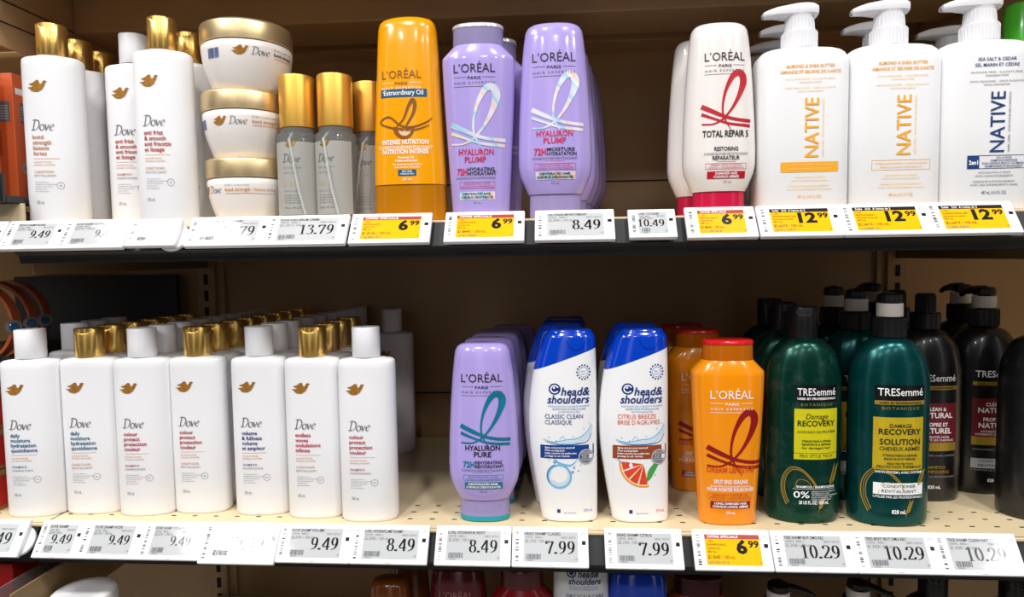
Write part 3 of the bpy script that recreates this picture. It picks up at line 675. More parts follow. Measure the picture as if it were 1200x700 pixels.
rep = cond_bottle((.186, .038, UZ), 'milky white conditioner with red ribbon and crimson cap', 'milky white conditioners on the upper shelf', MILK, CRCAP, None, repair, rz=radians(-1), scale=(.95, 1, .978))
dup(rep, (.178, .095, UZ), 'milky white bottle peeking out left behind the red-ribboned one', rz=radians(-2))
# tall orange conditioner
OSH = Shell([(0, -.0420, .0420, .021, 2.6), (.002, -.0436, .0436, .0228, 2.7), (.044, -.0428, .0428, .0225, 2.7), (.0445, -.0430, .0430, .0235, 2.7), (.058, -.0432, .0432, .0238, 2.7), (.10, -.0420, .0412, .0236, 2.6), (.16, -.0388, .0388, .0226, 2.5), (.21, -.0362, .0362, .0208, 2.5),
             (.231, -.0348, .0348, .0196, 2.5), (.2385, -.0330, .0330, .0180, 2.5), (.2425, -.0295, .0295, .0150, 2.4), (.2455, -.022, .022, .0105, 2.2), (.2468, -.012, .012, .006, 2), (.2472, -.004, .004, .002, 2)])
AMBER = mat('amber_plastic', (246, 164, 6), .2, coat=.4); AMBCLR = mat('amber_clear', (226, 146, 20), .12, alpha=.6); BRZ = mat('bronze_print', (146, 96, 38), .35, .4); NAVYT = mat('petrol_print', (6, 82, 124), .4)
t = thing('conditioner_bottle', 'tall orange conditioner with blue stripe between the mists and the lavender shampoo', 'conditioner bottle', (-.1785, .036, UZ), radians(0)); t.scale = (1, 1, .978)
b = MB(); OSH.mesh(b, AMBER, z0=.0445); b.build('body', t)
b = MB(); OSH.mesh(b, AMBCLR, z1=.0440); b.lathe([(.020, .004), (.012, .0438)], AMBCLR, 24); b.build('cap', t)
p = Print(on_shell(OSH)); house_mark(p, -.004, .170, .047, BRZ, WTXT)
p.rect(-.0295, .0255, .1478, .1573, NAVYT, 1.2); p.text('Extraordinary Oil', -.002, .1503, .0056, WTXT, w=.047, align='C', bold=.012, lift=2.4)
k = .00028
for st in ([(-95, -10, 5), (-60, -2, 6), (-10, -40, 6), (40, -45, 6), (95, -25, 5), (118, -5, 3)], [(-95, -10, 5), (-100, -28, 5), (-60, -45, 6), (0, -60, 6), (60, -55, 5), (105, -38, 3)],
           [(-30, -42, 4), (0, -10, 6), (20, 40, 9), (38, 68, 13), (48, 50, 12), (40, 10, 9), (10, -40, 5)]):
    p.ribbon([(-.002 + a * k, .1250 + q * k, wd * k * 1.3) for a, q, wd in st], BRZ, 1.8)
p.disc(-.002, .1105, .0125, mat('brown_drop', (150, 84, 24), .25, coat=.5), 1.2, 28, 0, a0=pi * .93, a1=pi * 2.07); p.disc(-.001, .1092, .0075, mat('pale_drop', (232, 196, 150), .3), 1.8, 16, 0, 1, pi * 1.0, pi * 2)
p.text('INTENSE NUTRITION', -.001, .0920, .0052, WTXT, w=.055, align='C', bold=.025); p.text('CONDITIONER/REVITALISANT', -.001, .0862, .0038, WTXT, w=.064, align='C', bold=.005); p.text('NUTRITION INTENSE', -.001, .0805, .0052, WTXT, w=.055, align='C', bold=.025)
for i, (tx, wd) in enumerate((('Rosemary oils', .019), ('Huiles précieuses', .026))): p.text(tx, 0, .0750 - i * .0038, .0028, WTXT, w=wd, align='C', bold=.02)
p.text('The finishing touch of shine', .001, .0668, .0024, WTXT, w=.036, align='C'); p.text('Soin douceur et lumière', .001, .0636, .0024, WTXT, w=.030, align='C')
p.mb.build('lettering', t)
p = Print(on_shell(OSH)); p.text('380 mL', .0008, .0490, .0030, WTXT, w=.012, align='C'); p.rect(-.010, .0115, .0545, .0618, NAVYT, 1.2); p.text('DRY HAIR', .0008, .0587, .0020, WTXT, w=.012, align='C', bold=.02, lift=2.4); p.text('CHEVEUX SECS', .0008, .0558, .0018, WTXT, w=.017, align='C', bold=.02, lift=2.4); p.mb.build('hair_type_label', t)
# upright shampoos with shoulders
SSH = Shell([(0, -.0315, .0315, .017, 2.5), (.0012, -.0332, .0332, .0188, 2.6), (.005, -.034, .034, .0198, 2.6), (.05, -.0366, .0366, .0215, 2.6), (.10, -.0394, .0394, .0232, 2.6), (.15, -.0420, .0420, .0244, 2.6), (.182, -.0431, .0431, .0246, 2.6),
             (.187, -.0426, .0426, .0242, 2.6), (.1985, -.0316, .0316, .0204, 2.5), (.2005, -.0300, .0300, .0196, 2.4)])
def shamp(loc, label, group, body, clearm, rimm, draw, rz=0, scale=(1, 1, 1)):
    t = thing('shampoo_bottle', label, 'shampoo bottle', loc, rz, group); t.scale = scale
    b = MB(); SSH.mesh(b, body); b.build('body', t)
    cs = Shell([(.2007, -.0298, .0298, .0192, 2.5), (.203, -.0300, .0300, .0194, 2.5), (.219, -.0296, .0296, .0190, 2.5)])
    b = MB(); cs.mesh(b, clearm); b.lathe([(.011, .2009), (.010, .2185)], clearm, 20); c = b.build('cap', t)
    cs = Shell([(.2192, -.0296, .0296, .0190, 2.5), (.2200, -.0304, .0304, .0196, 2.5), (.2230, -.0302, .0302, .0194, 2.5), (.2245, -.0285, .0285, .0180, 2.4), (.2250, -.0240, .0240, .0150, 2.3)])
    b = MB(); cs.mesh(b, rimm); b.build('cap_lid', c)
    p = Print(on_shell(SSH)); draw(p); p.mb.build('lettering', t); return t
def plump(p):
    house_mark(p, -.0035, .167, .048, BLACKTXT, GREYTXT); ribbon_emblem(p, -.0005, .152, .00036, HOLO)
    p.text('HYALURON', -.003, .0745, .0064, CRIM, w=.041, align='C', bold=.02); p.text('PLUMP', -.004, .0660, .0064, CRIM, w=.025, align='C', bold=.02)
    p.text('72H', -.014, .0520, .0070, CRIM, w=.012, align='R', bold=.03); p.text('HYDRATING', -.013, .0560, .0040, BLACKTXT, w=.031, bold=.02); p.text('HYDRATANT', -.013, .0512, .0040, BLACKTXT, w=.033, bold=.02)
    p.text('SHAMPOO/SHAMPOOING', -.004, .0468, .0028, GREYTXT, w=.046, align='C'); p.text('HYALURONIC ACID', -.003, .0408, .0022, CRIM, w=.030, align='C'); p.text('ACIDE HYALURONIQUE', -.003, .0375, .0022, CRIM, w=.038, align='C')
    p.frame(-.0235, .0180, .0360, .0440, .0004, CRIM); p.rect(-.0235, .0180, .0235, .0325, HOLO, 1.2)
    p.text('DEHYDRATED HAIR', -.003, .0288, .0026, BLACKTXT, w=.033, align='C', bold=.02, lift=2.4); p.text('CHEVEUX DÉSHYDRATÉS', -.003, .0248, .0026, BLACKTXT, w=.038, align='C', bold=.02, lift=2.4); p.text('375 mL', -.003, .0185, .0026, GREYTXT, w=.009, align='C')
VIOL = mat('violet_clear', (190, 178, 228), .08, alpha=.55); SILV = mat('silver_rim', (226, 224, 232), .2, .3)
a = shamp((-.0935, .034, UZ), 'lavender shampoo with clear violet cap and tapering base', 'lavender shampoos', LAV, VIOL, SILV, plump, rz=radians(2), scale=(1, 1, 1.012))
dup(a, (-.082, .090, UZ), 'lavender shampoo directly behind the clear-capped one', rz=0)
ORG = mat('orange_plastic', (248, 148, 12), .2, coat=.4); ORGCLR = mat('orange_clear', (232, 128, 20), .14, alpha=.6); REDRIM = mat('red_rim', (214, 30, 36), .22, coat=.3); DKRED = mat('dark_red_foil', (158, 26, 28), .3, .2)
def dream(p):
    house_mark(p, .000, .156, .050, WTXT); ribbon_emblem(p, .0045, .1410, .00037, DKRED)
    p.text('DREAM LENGTHS', .000, .0665, .0066, mat('vermilion_print', (222, 78, 20), .4), w=.056, align='C', bold=.018)
    p.text('SPLIT END SEALING', .000, .0525, .0048, WTXT, w=.040, align='C', bold=.025); p.text('SHAMPOO/SHAMPOOING', .000, .0480, .0024, WTXT, w=.048, align='C'); p.text('POUR POINTES FOURCHUES', .000, .0430, .0042, WTXT, w=.054, align='C', bold=.025)
    p.text('KERATIN + CASTOR OIL', .000, .0372, .0022, REDP, w=.042, align='C'); p.text('KÉRATINE + HUILE DE RICIN', .000, .0340, .0022, REDP, w=.048, align='C'); p.frame(-.026, .026, .0325, .0400, .0003, REDP)
    p.rect(-.0235, .0235, .0215, .0305, DKRED, 1.2); p.text('LONG, DAMAGED HAIR', 0, .0268, .0026, WTXT, w=.038, align='C', bold=.03, lift=2.4); p.text('CHEVEUX LONGS, ABÎMÉS', 0, .0228, .0026, WTXT, w=.042, align='C', bold=.03, lift=2.4)
    p.text('375 mL', 0, .0150, .0032, WTXT, w=.011, align='C', bold=.02)
a = shamp((.1985, .042, 0), 'orange shampoo with red lid rim and dark red ribbon', 'orange shampoos', ORG, ORGCLR, REDRIM, dream, rz=radians(1), scale=(.99, 1, .985))
dup(a, (.186, .155, 0), 'orange shampoo in shadow just behind the front orange one', rz=0)
dup(a, (.178, .225, 0), 'dim orange shampoo deepest in the orange file', rz=0)

# ------------------------------------------------------------------ dandruff shampoos
HSH = Shell([(0, -.0310, .0320, .0165, 2.5), (.0012, -.0332, .0336, .0184, 2.6), (.004, -.0342, .0342, .0190, 2.6), (.03, -.0385, .0345, .0208, 2.6), (.06, -.0432, .0345, .0220, 2.6), (.095, -.0478, .0345, .0226, 2.6), (.13, -.0488, .0344, .0226, 2.6), (.16, -.0464, .0344, .0218, 2.6),
             (.185, -.0424, .0342, .0208, 2.6), (.205, -.0368, .0338, .0196, 2.6), (.220, -.0318, .0334, .0186, 2.6), (.2265, -.0290, .0326, .0178, 2.6), (.2305, -.0255, .0300, .0156, 2.5), (.2338, -.0235, .0280, .0140, 2.4), (.2352, -.021, .025, .0125, 2.4)], 3)
HSHELL = mat('white_gloss_plastic', (243, 243, 245), .3, coat=.2); BLUEC = mat('blue_gloss_cap', (4, 64, 196), .14, coat=.6); NAVY = mat('navy_print', (8, 46, 118), .4)
def dandruff(loc, label, group, draw, rz=0, scale=(1, 1, 1)):
    t = thing('shampoo_bottle', label, 'shampoo bottle', loc, rz, group); t.scale = scale
    full = MB(); HSH.mesh(full, HSHELL, seg=56); co, no = Vector((0, 0, .2005)), Vector((-.36, 0, 1)).normalized()
    for name, m, clear in (('body', HSHELL, 'o'), ('cap', BLUEC, 'i')):
        b = bmesh.new(); vv = [b.verts.new(v) for v in full.v]
        for f in full.f: b.faces.new([vv[i] for i in f])
        off = Vector((0, 0, 0)) if clear == 'o' else no * .0004
        r = bmesh.ops.bisect_plane(b, geom=b.verts[:] + b.edges[:] + b.faces[:], plane_co=co + off, plane_no=no, clear_outer=clear == 'o', clear_inner=clear == 'i')
        ed = [e for e in b.edges if e.is_boundary]; bmesh.ops.holes_fill(b, edges=ed)
        mb = MB(); mb.bm(b, m, True)
        if name == 'cap':
            pp = Print(on_shell(HSH), mb); pp.ribbon([(-.002, .222, .0006), (.003, .214, .0008), (.010, .2115, .0008), (.017, .214, .0008), (.021, .222, .0006)], mat('deep_blue', (4, 44, 150), .2), 1.5)
        mb.build(name, t)
    if draw: p = Print(on_shell(HSH)); draw(p); p.mb.build('lettering', t)
    return t
AQ = mat('aqua_print', (120, 186, 226), .35); PALEAQ = mat('pale_aqua_print', (206, 226, 238), .35); MIDB = mat('mid_blue_print', (44, 120, 196), .35); SLV = mat('silver_print', (150, 156, 166), .3, .5)
def hs_common(p, tcol, l1, l2, band, w2):
    for i in range(14): a = 2 * pi * i / 14; p.disc(.0182 + .0078 * cos(a), .1845 + .0085 * sin(a), .0011, NAVY, 1.2, 8); p.disc(.0182 + .0055 * cos(a + .2), .1845 + .006 * sin(a + .2), .0007, MIDB, 1.2, 8)
    p.text('No.1', .0182, .1845, .0022, MIDB, align='C'); p.text('derm', .0182, .1815, .0018, MIDB, align='C')
    p.disc(-.0165, .1645, .0068, NAVY, 1.2, 24, .0, 1.05); p.disc(-.0165, .1645, .0050, HSHELL, 1.8, 24, .0034, 1.05, radians(20), radians(330)); p.disc(-.0172, .1660, .0014, HSHELL, 2.2, 10)
    p.text('head&', -.009, .1570, .0092, NAVY, w=.0345, bold=.02, shear=.22); p.text('shoulders', -.0255, .1475, .0092, NAVY, w=.0505, bold=.02, shear=.22)
    for i, wd in enumerate((.050, .040, .026)): p.text(('PYRITHIONE ZINC DANDRUFF SHAMPOO', 'SHAMPOOING ANTIPELLICULAIRE', 'AU PYRITHIONE DE ZINC')[i], .0005, .1428 - i * .0033, .0019, NAVY if i == 1 else MIDB, w=wd, align='C')
    p.text(l1, -.0285, .1290, .0052, tcol, w=.0455); p.text(l2, -.0285, .1220, .0052, tcol, w=w2)
    # water sweep
    p.ribbon([(-.031, .1030, .0006), (-.020, .0985, .002), (-.006, .1000, .0035), (.008, .1010, .005), (.020, .1070, .006), (.0265, .1150, .004), (.0275, .1215, .0008)], PALEAQ, 1.1)
    p.ribbon([(-.031, .1040, .0005), (-.018, .1005, .0009), (-.002, .1035, .0008), (.012, .1055, .001), (.022, .1130, .0008), (.0270, .1215, .0005)], AQ, 1.5)
    p.ribbon([(-.028, .1010, .0005), (-.010, .0972, .0012), (.010, .0980, .0012), (.022, .1010, .001), (.0275, .1100, .0006)], MIDB, 1.5)
    p.ribbon([(-.012, .1020, .0004), (-.008, .1075, .0006), (-.004, .1035, .0004)], AQ, 1.5)
    for x, z, r in ((-.015, .1015, .0012), (-.024, .106, .0008), (.005, .1075, .0007), (.018, .1165, .0008), (.024, .1225, .0006)): p.disc(x, z, r, AQ, 1.7, 8)
    p.rect(-.0345, .0300, .0800, .0965, band, 1.3)
    for i, (tx, wd) in enumerate((('fights and protects dandruff', .036), ('from coming back', .024), ('lutte contre les pellicules', .038), ('protège le cuir chevelu', .030))): p.text(tx, -.029, .0925 - i * .0034, .0021, WTXT, w=wd, bold=.02, lift=2.4)
    p.disc(.0205, .0820, .0095, SLV, 1.7, 28); p.disc(.0205, .0820, .0088, WTXT, 2.0, 28, .0083)
    for i in range(4): p.text('UP TO 100%', .0205, .0865 - i * .003, .0014, WTXT, align='C', w=.012, lift=2.4)
    p.rect(-.0150, -.0110, .0120, .0165, NAVY, 1, 1); p.text('S&D AROMAS', -.0070, .0115, .0018, MIDB, w=.015); p.text('370 mL', .0170, .0135, .0036, tcol if tcol is not NAVY else MIDB, w=.011)
def classic(p):
    hs_common(p, NAVY, 'CLASSIC CLEAN', 'CLASSIQUE', mat('royal_band', (16, 62, 140), .35), .032)
    p.disc(-.012, .0580, .0150, PALEAQ, 1.1, 28); p.disc(-.012, .0580, .0152, AQ, 1.4, 28, .0128); p.disc(-.012, .0585, .0152, MIDB, 1.6, 20, .0138, 1, radians(110), radians(215)); p.disc(-.012, .0600, .0100, HSHELL, 1.5, 24, 0)
    p.ribbon([(-.018, .0795, .0008), (-.010, .0735, .0030), (.002, .0720, .002), (.010, .0790, .0006)], AQ, 1.2)
    for x, z, r in ((-.017, .076, .002), (.006, .069, .0014), (.011, .065, .001), (.004, .0635, .0016), (.014, .0715, .0008), (-.024, .0775, .0008)): p.disc(x, z, r, MIDB, 1.6, 10, r * .55)
def citrus(p):
    hs_common(p, mat('coral_print', (226, 96, 60), .4), 'CITRUS BREEZE', 'BRISE D’AGRUMES', mat('terracotta_band', (150, 70, 38), .35), .050)
    cx, cz, R = .0020, .0620, .0290
    a0, a1 = radians(172), radians(283)
    p.disc(cx, cz + .012, R, mat('rind_orange', (240, 160, 60), .4), 1.2, 24, 0, 1, a0, a1); p.disc(cx, cz + .012, R * .93, mat('pith', (250, 226, 190), .4), 1.5, 24, 0, 1, a0, a1)
    GF = mat('grapefruit_flesh', (222, 70, 40), .35, noise=.25, nscale=200)
    for i in range(4):
        b0 = a0 + (a1 - a0) * (i + .06) / 4; b1 = a0 + (a1 - a0) * (i + .94) / 4
        p.disc(cx + .0012 * cos((b0 + b1) / 2), cz + .012 + .0012 * sin((b0 + b1) / 2), R * .84, GF, 1.9, 8, 0, 1, b0, b1)
    GR = mat('leaf_green', (70, 160, 70), .4)
    p.ribbon([(.004, .0545, .0005), (.008, .0570, .005), (.0115, .0650, .0075), (.0175, .0735, .005), (.0215, .0765, .0005)], GR, 1.4); p.ribbon([(.002, .0530, .0004), (.006, .0545, .004), (.0105, .0560, .0005)], GR, 1.4)
    for x, z, r in ((-.025, .0755, .0016), (-.018, .0765, .001), (-.022, .068, .0008), (.016, .0600, .0009), (-.028, .079, .0012)): p.disc(x, z, r, AQ, 1.6, 10, r * .4)
hs = dandruff((.0085, .045, 0), 'white shampoo with slanted blue cap and blue band', 'blue-capped white shampoos', classic, rz=radians(0))
hc = dandruff((.0945, .046, 0), 'white shampoo with slanted blue cap, rust band and grapefruit slice', 'blue-capped white shampoos', citrus, rz=radians(2))
for i, (x, y) in enumerate(((-.001, .098), (.001, .160), (.003, .205))): dup(hs, (x, y, 0), f'blue-capped white shampoo {ORD[i]} behind the blue-banded one', rz=0)
dup(hc, (.094, .110, 0), 'blue-capped white shampoo hidden behind the grapefruit one', rz=0)

# ------------------------------------------------------------------ white pump bottles
NSH = Shell([(0, -.0455, .0455, .0245, 5), (.0012, -.0482, .0482, .0272, 5), (.0045, -.0495, .0495, .0285, 5), (.10, -.0496, .0496, .0286, 5), (.170, -.0496, .0496, .0286, 5), (.1790, -.0488, .0488, .0280, 4.6), (.1845, -.0468, .0468, .0262, 4), (.1880, -.0435, .0435, .0240, 3.6), (.1900, -.039, .039, .0218, 3.2), (.1910, -.030, .030, .0200, 2.6), (.1915, -.0195, .0195, .0190, 2)])
NWH = mat('matte_white_plastic', (238, 238, 240), .4, noise=.01); NOR = mat('marigold_print', (244, 172, 30), .45); NOL = mat('pale_marigold_print', (248, 204, 130), .5); NBL = mat('deep_blue_print', (14, 58, 116), .45)
def pump(t, m, z, out):
    """collar, ribbed actuator and a beak nozzle reaching towards -x"""
    b = MB(); b.lathe([(.0176, z), (.0192, z + .0008), (.0192, z + .0205), (.0184, z + .0212), (.0165, z + .0213)], m, 48)
    for i in range(36): a = 2 * pi * i / 36; b.tube([(.0192 * cos(a), .0192 * sin(a), z + .002), (.0192 * cos(a), .0192 * sin(a), z + .0195)], .0006, m, 6)
    b.build('collar', t)
    b = MB(); b.lathe([(.0162, z + .0214), (.0164, z + .023), (.0152, z + .036), (.0160, z + .0385)], m, 40)
    for i in range(24): a = 2 * pi * i / 24; b.tube([(.0163 * cos(a), .0163 * sin(a), z + .0225), (.0152 * cos(a), .0152 * sin(a), z + .036)], .0005, m, 6)
    st = b.build('pump_head', t)
    rows = [(.0172, .0130, .0370, .0505), (.012, .0160, .0372, .0525), (.004, .0162, .0374, .0535), (-.006, .0150, .0376, .0532), (-.016, .0125, .0382, .0520), (-.026, .0098, .0392, .0508), (-.034, .0076, .0392, .0486), (-.0400, .0060, .0388, .0462), (-.0415, .0050, .0392, .0450)]
    vs = []; fs = []; n = 14
    for x, hw, zb, zt in rows:
        for i in range(n):
            a = 2 * pi * i / n; ca, sa = cos(a), sin(a)
            vs.append((x * out, hw * math.copysign(abs(ca) ** .6, ca), z + (zb + zt) / 2 + (zt - zb) / 2 * math.copysign(abs(sa) ** .6, sa)))
    for k in range(len(rows) - 1):
        for i in range(n): j = (i + 1) % n; fs.append((k * n + i, k * n + j, (k + 1) * n + j, (k + 1) * n + i))
    fs += [tuple(range(n))[::-1], tuple((len(rows) - 1) * n + i for i in range(n))]
    b = MB(); b.add(vs, fs, m, True); b.tube([(-.0385 * out, 0, z + .0415), (-.0425 * out, 0, z + .0410)], .0026, mat('nozzle_shade', (150, 150, 152), .5), 10); b.build('nozzle', st)
def native(loc, label, group, draw, rz=0, capm=None):
    t = thing('pump_bottle', label, 'pump bottle', loc, rz, group); t.scale = (1, 1, .978)
    b = MB(); NSH.mesh(b, NWH, seg=64); b.build('body', t); pump(t, capm or WCAP, .1916, 1)
    p = Print(on_shell(NSH)); draw(p); p.mb.build('lettering', t); return t
def nat_common(p, c, pale, l1, l2, wa, wb):
    p.text(l1, .003, .1655, .0034, c, w=wa, align='C', bold=.012); p.text(l2, .003, .1592, .0034, c, w=wb, align='C', bold=.012)
    for i, (tx, wd) in enumerate((('SILICONE FREE · SULFATE FREE', .054), ('PARABEN FREE', .024), ('SANS SILICONE · SANS SULFATE', .056), ('SANS PARABÈNE', .027))): p.text(tx, .003, (.1520, .1483, .1420, .1383)[i], .0018, pale, w=wd, align='C')
    p.text('NATIVE', .0125, .0645, .0148, c, w=.067, bold=.006, rot=pi / 2)
    p.text('HAIR CARE · SOIN POUR LES CHEVEUX', .0185, .0650, .0022, pale, w=.066, rot=pi / 2)
    for i, (tx, wd) in enumerate((('THOUGHTFULLY MADE', .034), ('WITH CLEAN INGREDIENTS', .040), ('FABRIQUÉ JUDICIEUSEMENT', .044), ('AVEC DES INGRÉDIENTS SAINS', .050))): p.text(tx, .003, (.0410, .0372, .0310, .0272)[i], .0020, pale, w=wd, align='C')
    p.text('487 mL (16.5 FL OZ)', .003, .0178, .0036, c, w=.026, align='C')
def almond1(p):
    nat_common(p, NOR, NOL, 'ALMOND & SHEA BUTTER', 'AMANDE ET BEURRE DE KARITÉ', .053, .066)
    p.rect(-.0285, .0345, .0475, .0590, NOR, 1.2); p.text('STRENGTHENING SHAMPOO', .003, .0545, .0020, NOL, w=.050, align='C', lift=2.4); p.text('SHAMPOOING FORTIFIANT', .003, .0500, .0020, NOL, w=.048, align='C', lift=2.4)
def almond2(p):
    nat_common(p, NOR, NOL, 'ALMOND & SHEA BUTTER', 'AMANDE ET BEURRE DE KARITÉ', .053, .066)
    p.frame(-.0285, .0345, .0475, .0590, .0005, NOR); p.text('STRENGTHENING CONDITIONER', .003, .0542, .0020, NOR, w=.056, align='C', lift=2.4); p.text('REVITALISANT FORTIFIANT', .003, .0500, .0020, NOR, w=.046, align='C', lift=2.4)
def seasalt(p):
    nat_common(p, NBL, GREYTXT, 'SEA SALT & CEDAR', 'SEL MARIN ET CÈDRE', .040, .046)
    p.frame(-.0255, .0390, .0462, .0612, .0006, NBL); p.rect(-.0255, -.0130, .0462, .0612, NBL, 1.2, 2); p.text('2en1', -.0192, .0510, .0046, WTXT, w=.0095, align='C', bold=.03, lift=2.4)
    for i, (tx, wd) in enumerate((('FULL & THICK', .016), ('SHAMPOO & CONDITIONER', .028), ('POUR CHEVEUX ÉPAIS ET VOLUMINEUX', .046), ('SHAMPOOING ET REVITALISANT', .040))): p.text(tx, .013, .0575 - i * .0032, .0021, NBL, w=wd, align='C', bold=.015, lift=2.4)
n1 = native((.2775, .040, UZ), 'white pump bottle with orange lettering and solid orange bar', 'orange-lettered white pump bottles', almond1)
n2 = native((.3765, .040, UZ), 'white pump bottle with orange lettering and outlined orange bar', 'orange-lettered white pump bottles', almond2)
n3 = native((.474, .038, UZ), 'white pump bottle with navy lettering', 'navy-lettered white pump bottles', seasalt)
for i, (x, y) in enumerate(((.293, .104), (.298, .168), (.303, .232), (.310, .296))): dup(n1, (x, y, UZ), f'white pump bottle {ORD[i]} behind the solid orange bar one', rz=0)
dup(n2, (.3945, .108, UZ), 'white pump bottle behind the outlined orange bar one', rz=0)
dup(n3, (.4985, .139, UZ), 'white pump bottle first behind the navy-lettered one', rz=0)
dup(n3, (.524, .210, UZ), 'shaded white pump bottle second behind the navy-lettered one', rz=0)
GRN = mat('green_plastic', (84, 206, 54), .22, coat=.3); DGRN = mat('olive_green_plastic', (70, 120, 46), .3)
GSH = Shell([(0, -.030, .030, .018, 2.4), (.002, -.032, .032, .02, 2.5), (.17, -.032, .032, .02, 2.5), (.185, -.029, .029, .019, 2.4), (.192, -.021, .021, .0175, 2.1), (.194, -.020, .020, .0175, 2)])
def green_bottle(loc, label, m):
    t = thing('shampoo_bottle', label, 'shampoo bottle', loc, 0, 'green capped bottles')
    b = MB(); GSH.mesh(b, m); b.build('body', t)
    b = MB(); b.lathe([(.0195, .1942), (.0215, .195), (.0208, .243), (.0195, .246), (.017, .2465)], m, 40); b.lathe([(.0222, .1945), (.0222, .201)], mat('lime_band', (130, 196, 60), .3), 40)
    p = Print(on_round(lambda z: .0215), b); p.text('9', -.006, .226, .007, WTXT, bold=.02, lift=2); p.text('M', -.004, .214, .006, WTXT, lift=2); b.build('cap', t)
green_bottle((.556, .0895, UZ), 'bright green bottle with green cap cut off by the right edge', GRN)
green_bottle((.584, .135, UZ), 'darker green bottle behind the bright green one', DGRN)

# ------------------------------------------------------------------ green and black salon bottles
TSH = Shell([(0, -.0385, .0385, .026, 2.2), (.0015, -.041, .041, .0285, 2.2), (.005, -.0425, .0425, .0300, 2.25), (.02, -.0432, .0432, .0306, 2.25), (.10, -.0438, .0438, .0310, 2.25), (.160, -.0438, .0438, .0310, 2.2), (.178, -.0428, .0428, .0304, 2.15), (.192, -.0402, .0402, .0290, 2.1), (.203, -.0362, .0362, .0268, 2.05), (.2115, -.0305, .0305, .0240, 2), (.2170, -.0240, .0240, .0205, 2), (.2200, -.0178, .0178, .0168, 2), (.2215, -.0158, .0158, .0156, 2)], 2)
GREENB = dusty('deep_green_plastic', (6, 66, 54), (120, 134, 126), .24, .36, .6); TEALB = dusty('deep_teal_plastic', (2, 74, 74), (100, 134, 134), .24, .18, .6); BLKB = dusty('near_black_plastic', (15, 14, 16), (80, 78, 76), .3, .2)
LBLK = mat('label_black', (12, 12, 14), .3); LYEL = mat('label_yellow', (208, 200, 20), .35, noise=.1, nscale=50); LGOLD = mat('label_gold', (216, 186, 38), .28, .3, noise=.15, nscale=90); GLINE = mat('gold_line', (196, 160, 60), .3, .5)
MAROON = mat('label_maroon', (120, 34, 46), .3, .2, noise=.15, nscale=80); DGREEN = mat('dark_print', (20, 34, 20), .5)
def salon_mark(p, cx, z, wd, bar=True):
    p.rect(cx - wd * .54, cx + wd * .54, z - .0075, z + .0118, LBLK, 1.1, 10); p.text('TRESemmé', cx, z, .0085, WTXT, w=wd * .98, align='C', lift=2.4, bold=.006)
    if bar: p.rect(cx - wd * .54, cx + wd * .54, z - .0108, z - .0060, GLINE, 1.3, 10); p.text('USED BY PROFESSIONALS', cx, z - .0095, .0020, LBLK, w=wd * .9, align='C', bold=.02, lift=2.6)
    else: p.text('USED BY PROFESSIONALS', cx, z - .0050, .0024, WTXT, w=wd * .98, align='C', bold=.03, lift=2.4)
def swirl(p, cx, z, k, m):
    for r, t in ((1, .0009), (.93, .0006), (.86, .0008)):
        p.ribbon([(cx + a * k * r, z + q * k * r, t) for a, q in ((-.9, -1.2), (-1.15, -.4), (-1.1, .5), (-.7, 1.1), (-.1, 1.0), (.5, .4), (.8, -.1))], m, 1.4)
    p.ribbon([(cx - .5 * k, z - .2 * k, .0005), (cx - .3 * k, z + .35 * k, .0007), (cx + .2 * k, z + .3 * k, .0007), (cx + .6 * k, z - .25 * k, .0005)], m, 1.4)
def wheat(p, x, z, k, m):
    p.ribbon([(x, z, .0004), (x + .3 * k, z + .9 * k, .0006), (x + .9 * k, z + 2 * k, .0004)], m, 1.4, 4)
    for i in range(7):
        q = .5 + i * .22; bx, bz = x + .3 * k * q, z + q * k
        for s in (-1, 1): p.ribbon([(bx, bz, .0003), (bx + s * .16 * k + .1 * k, bz + .2 * k, .0013), (bx + s * .2 * k + .22 * k, bz + .42 * k, .0003)], m, 1.5, 3)
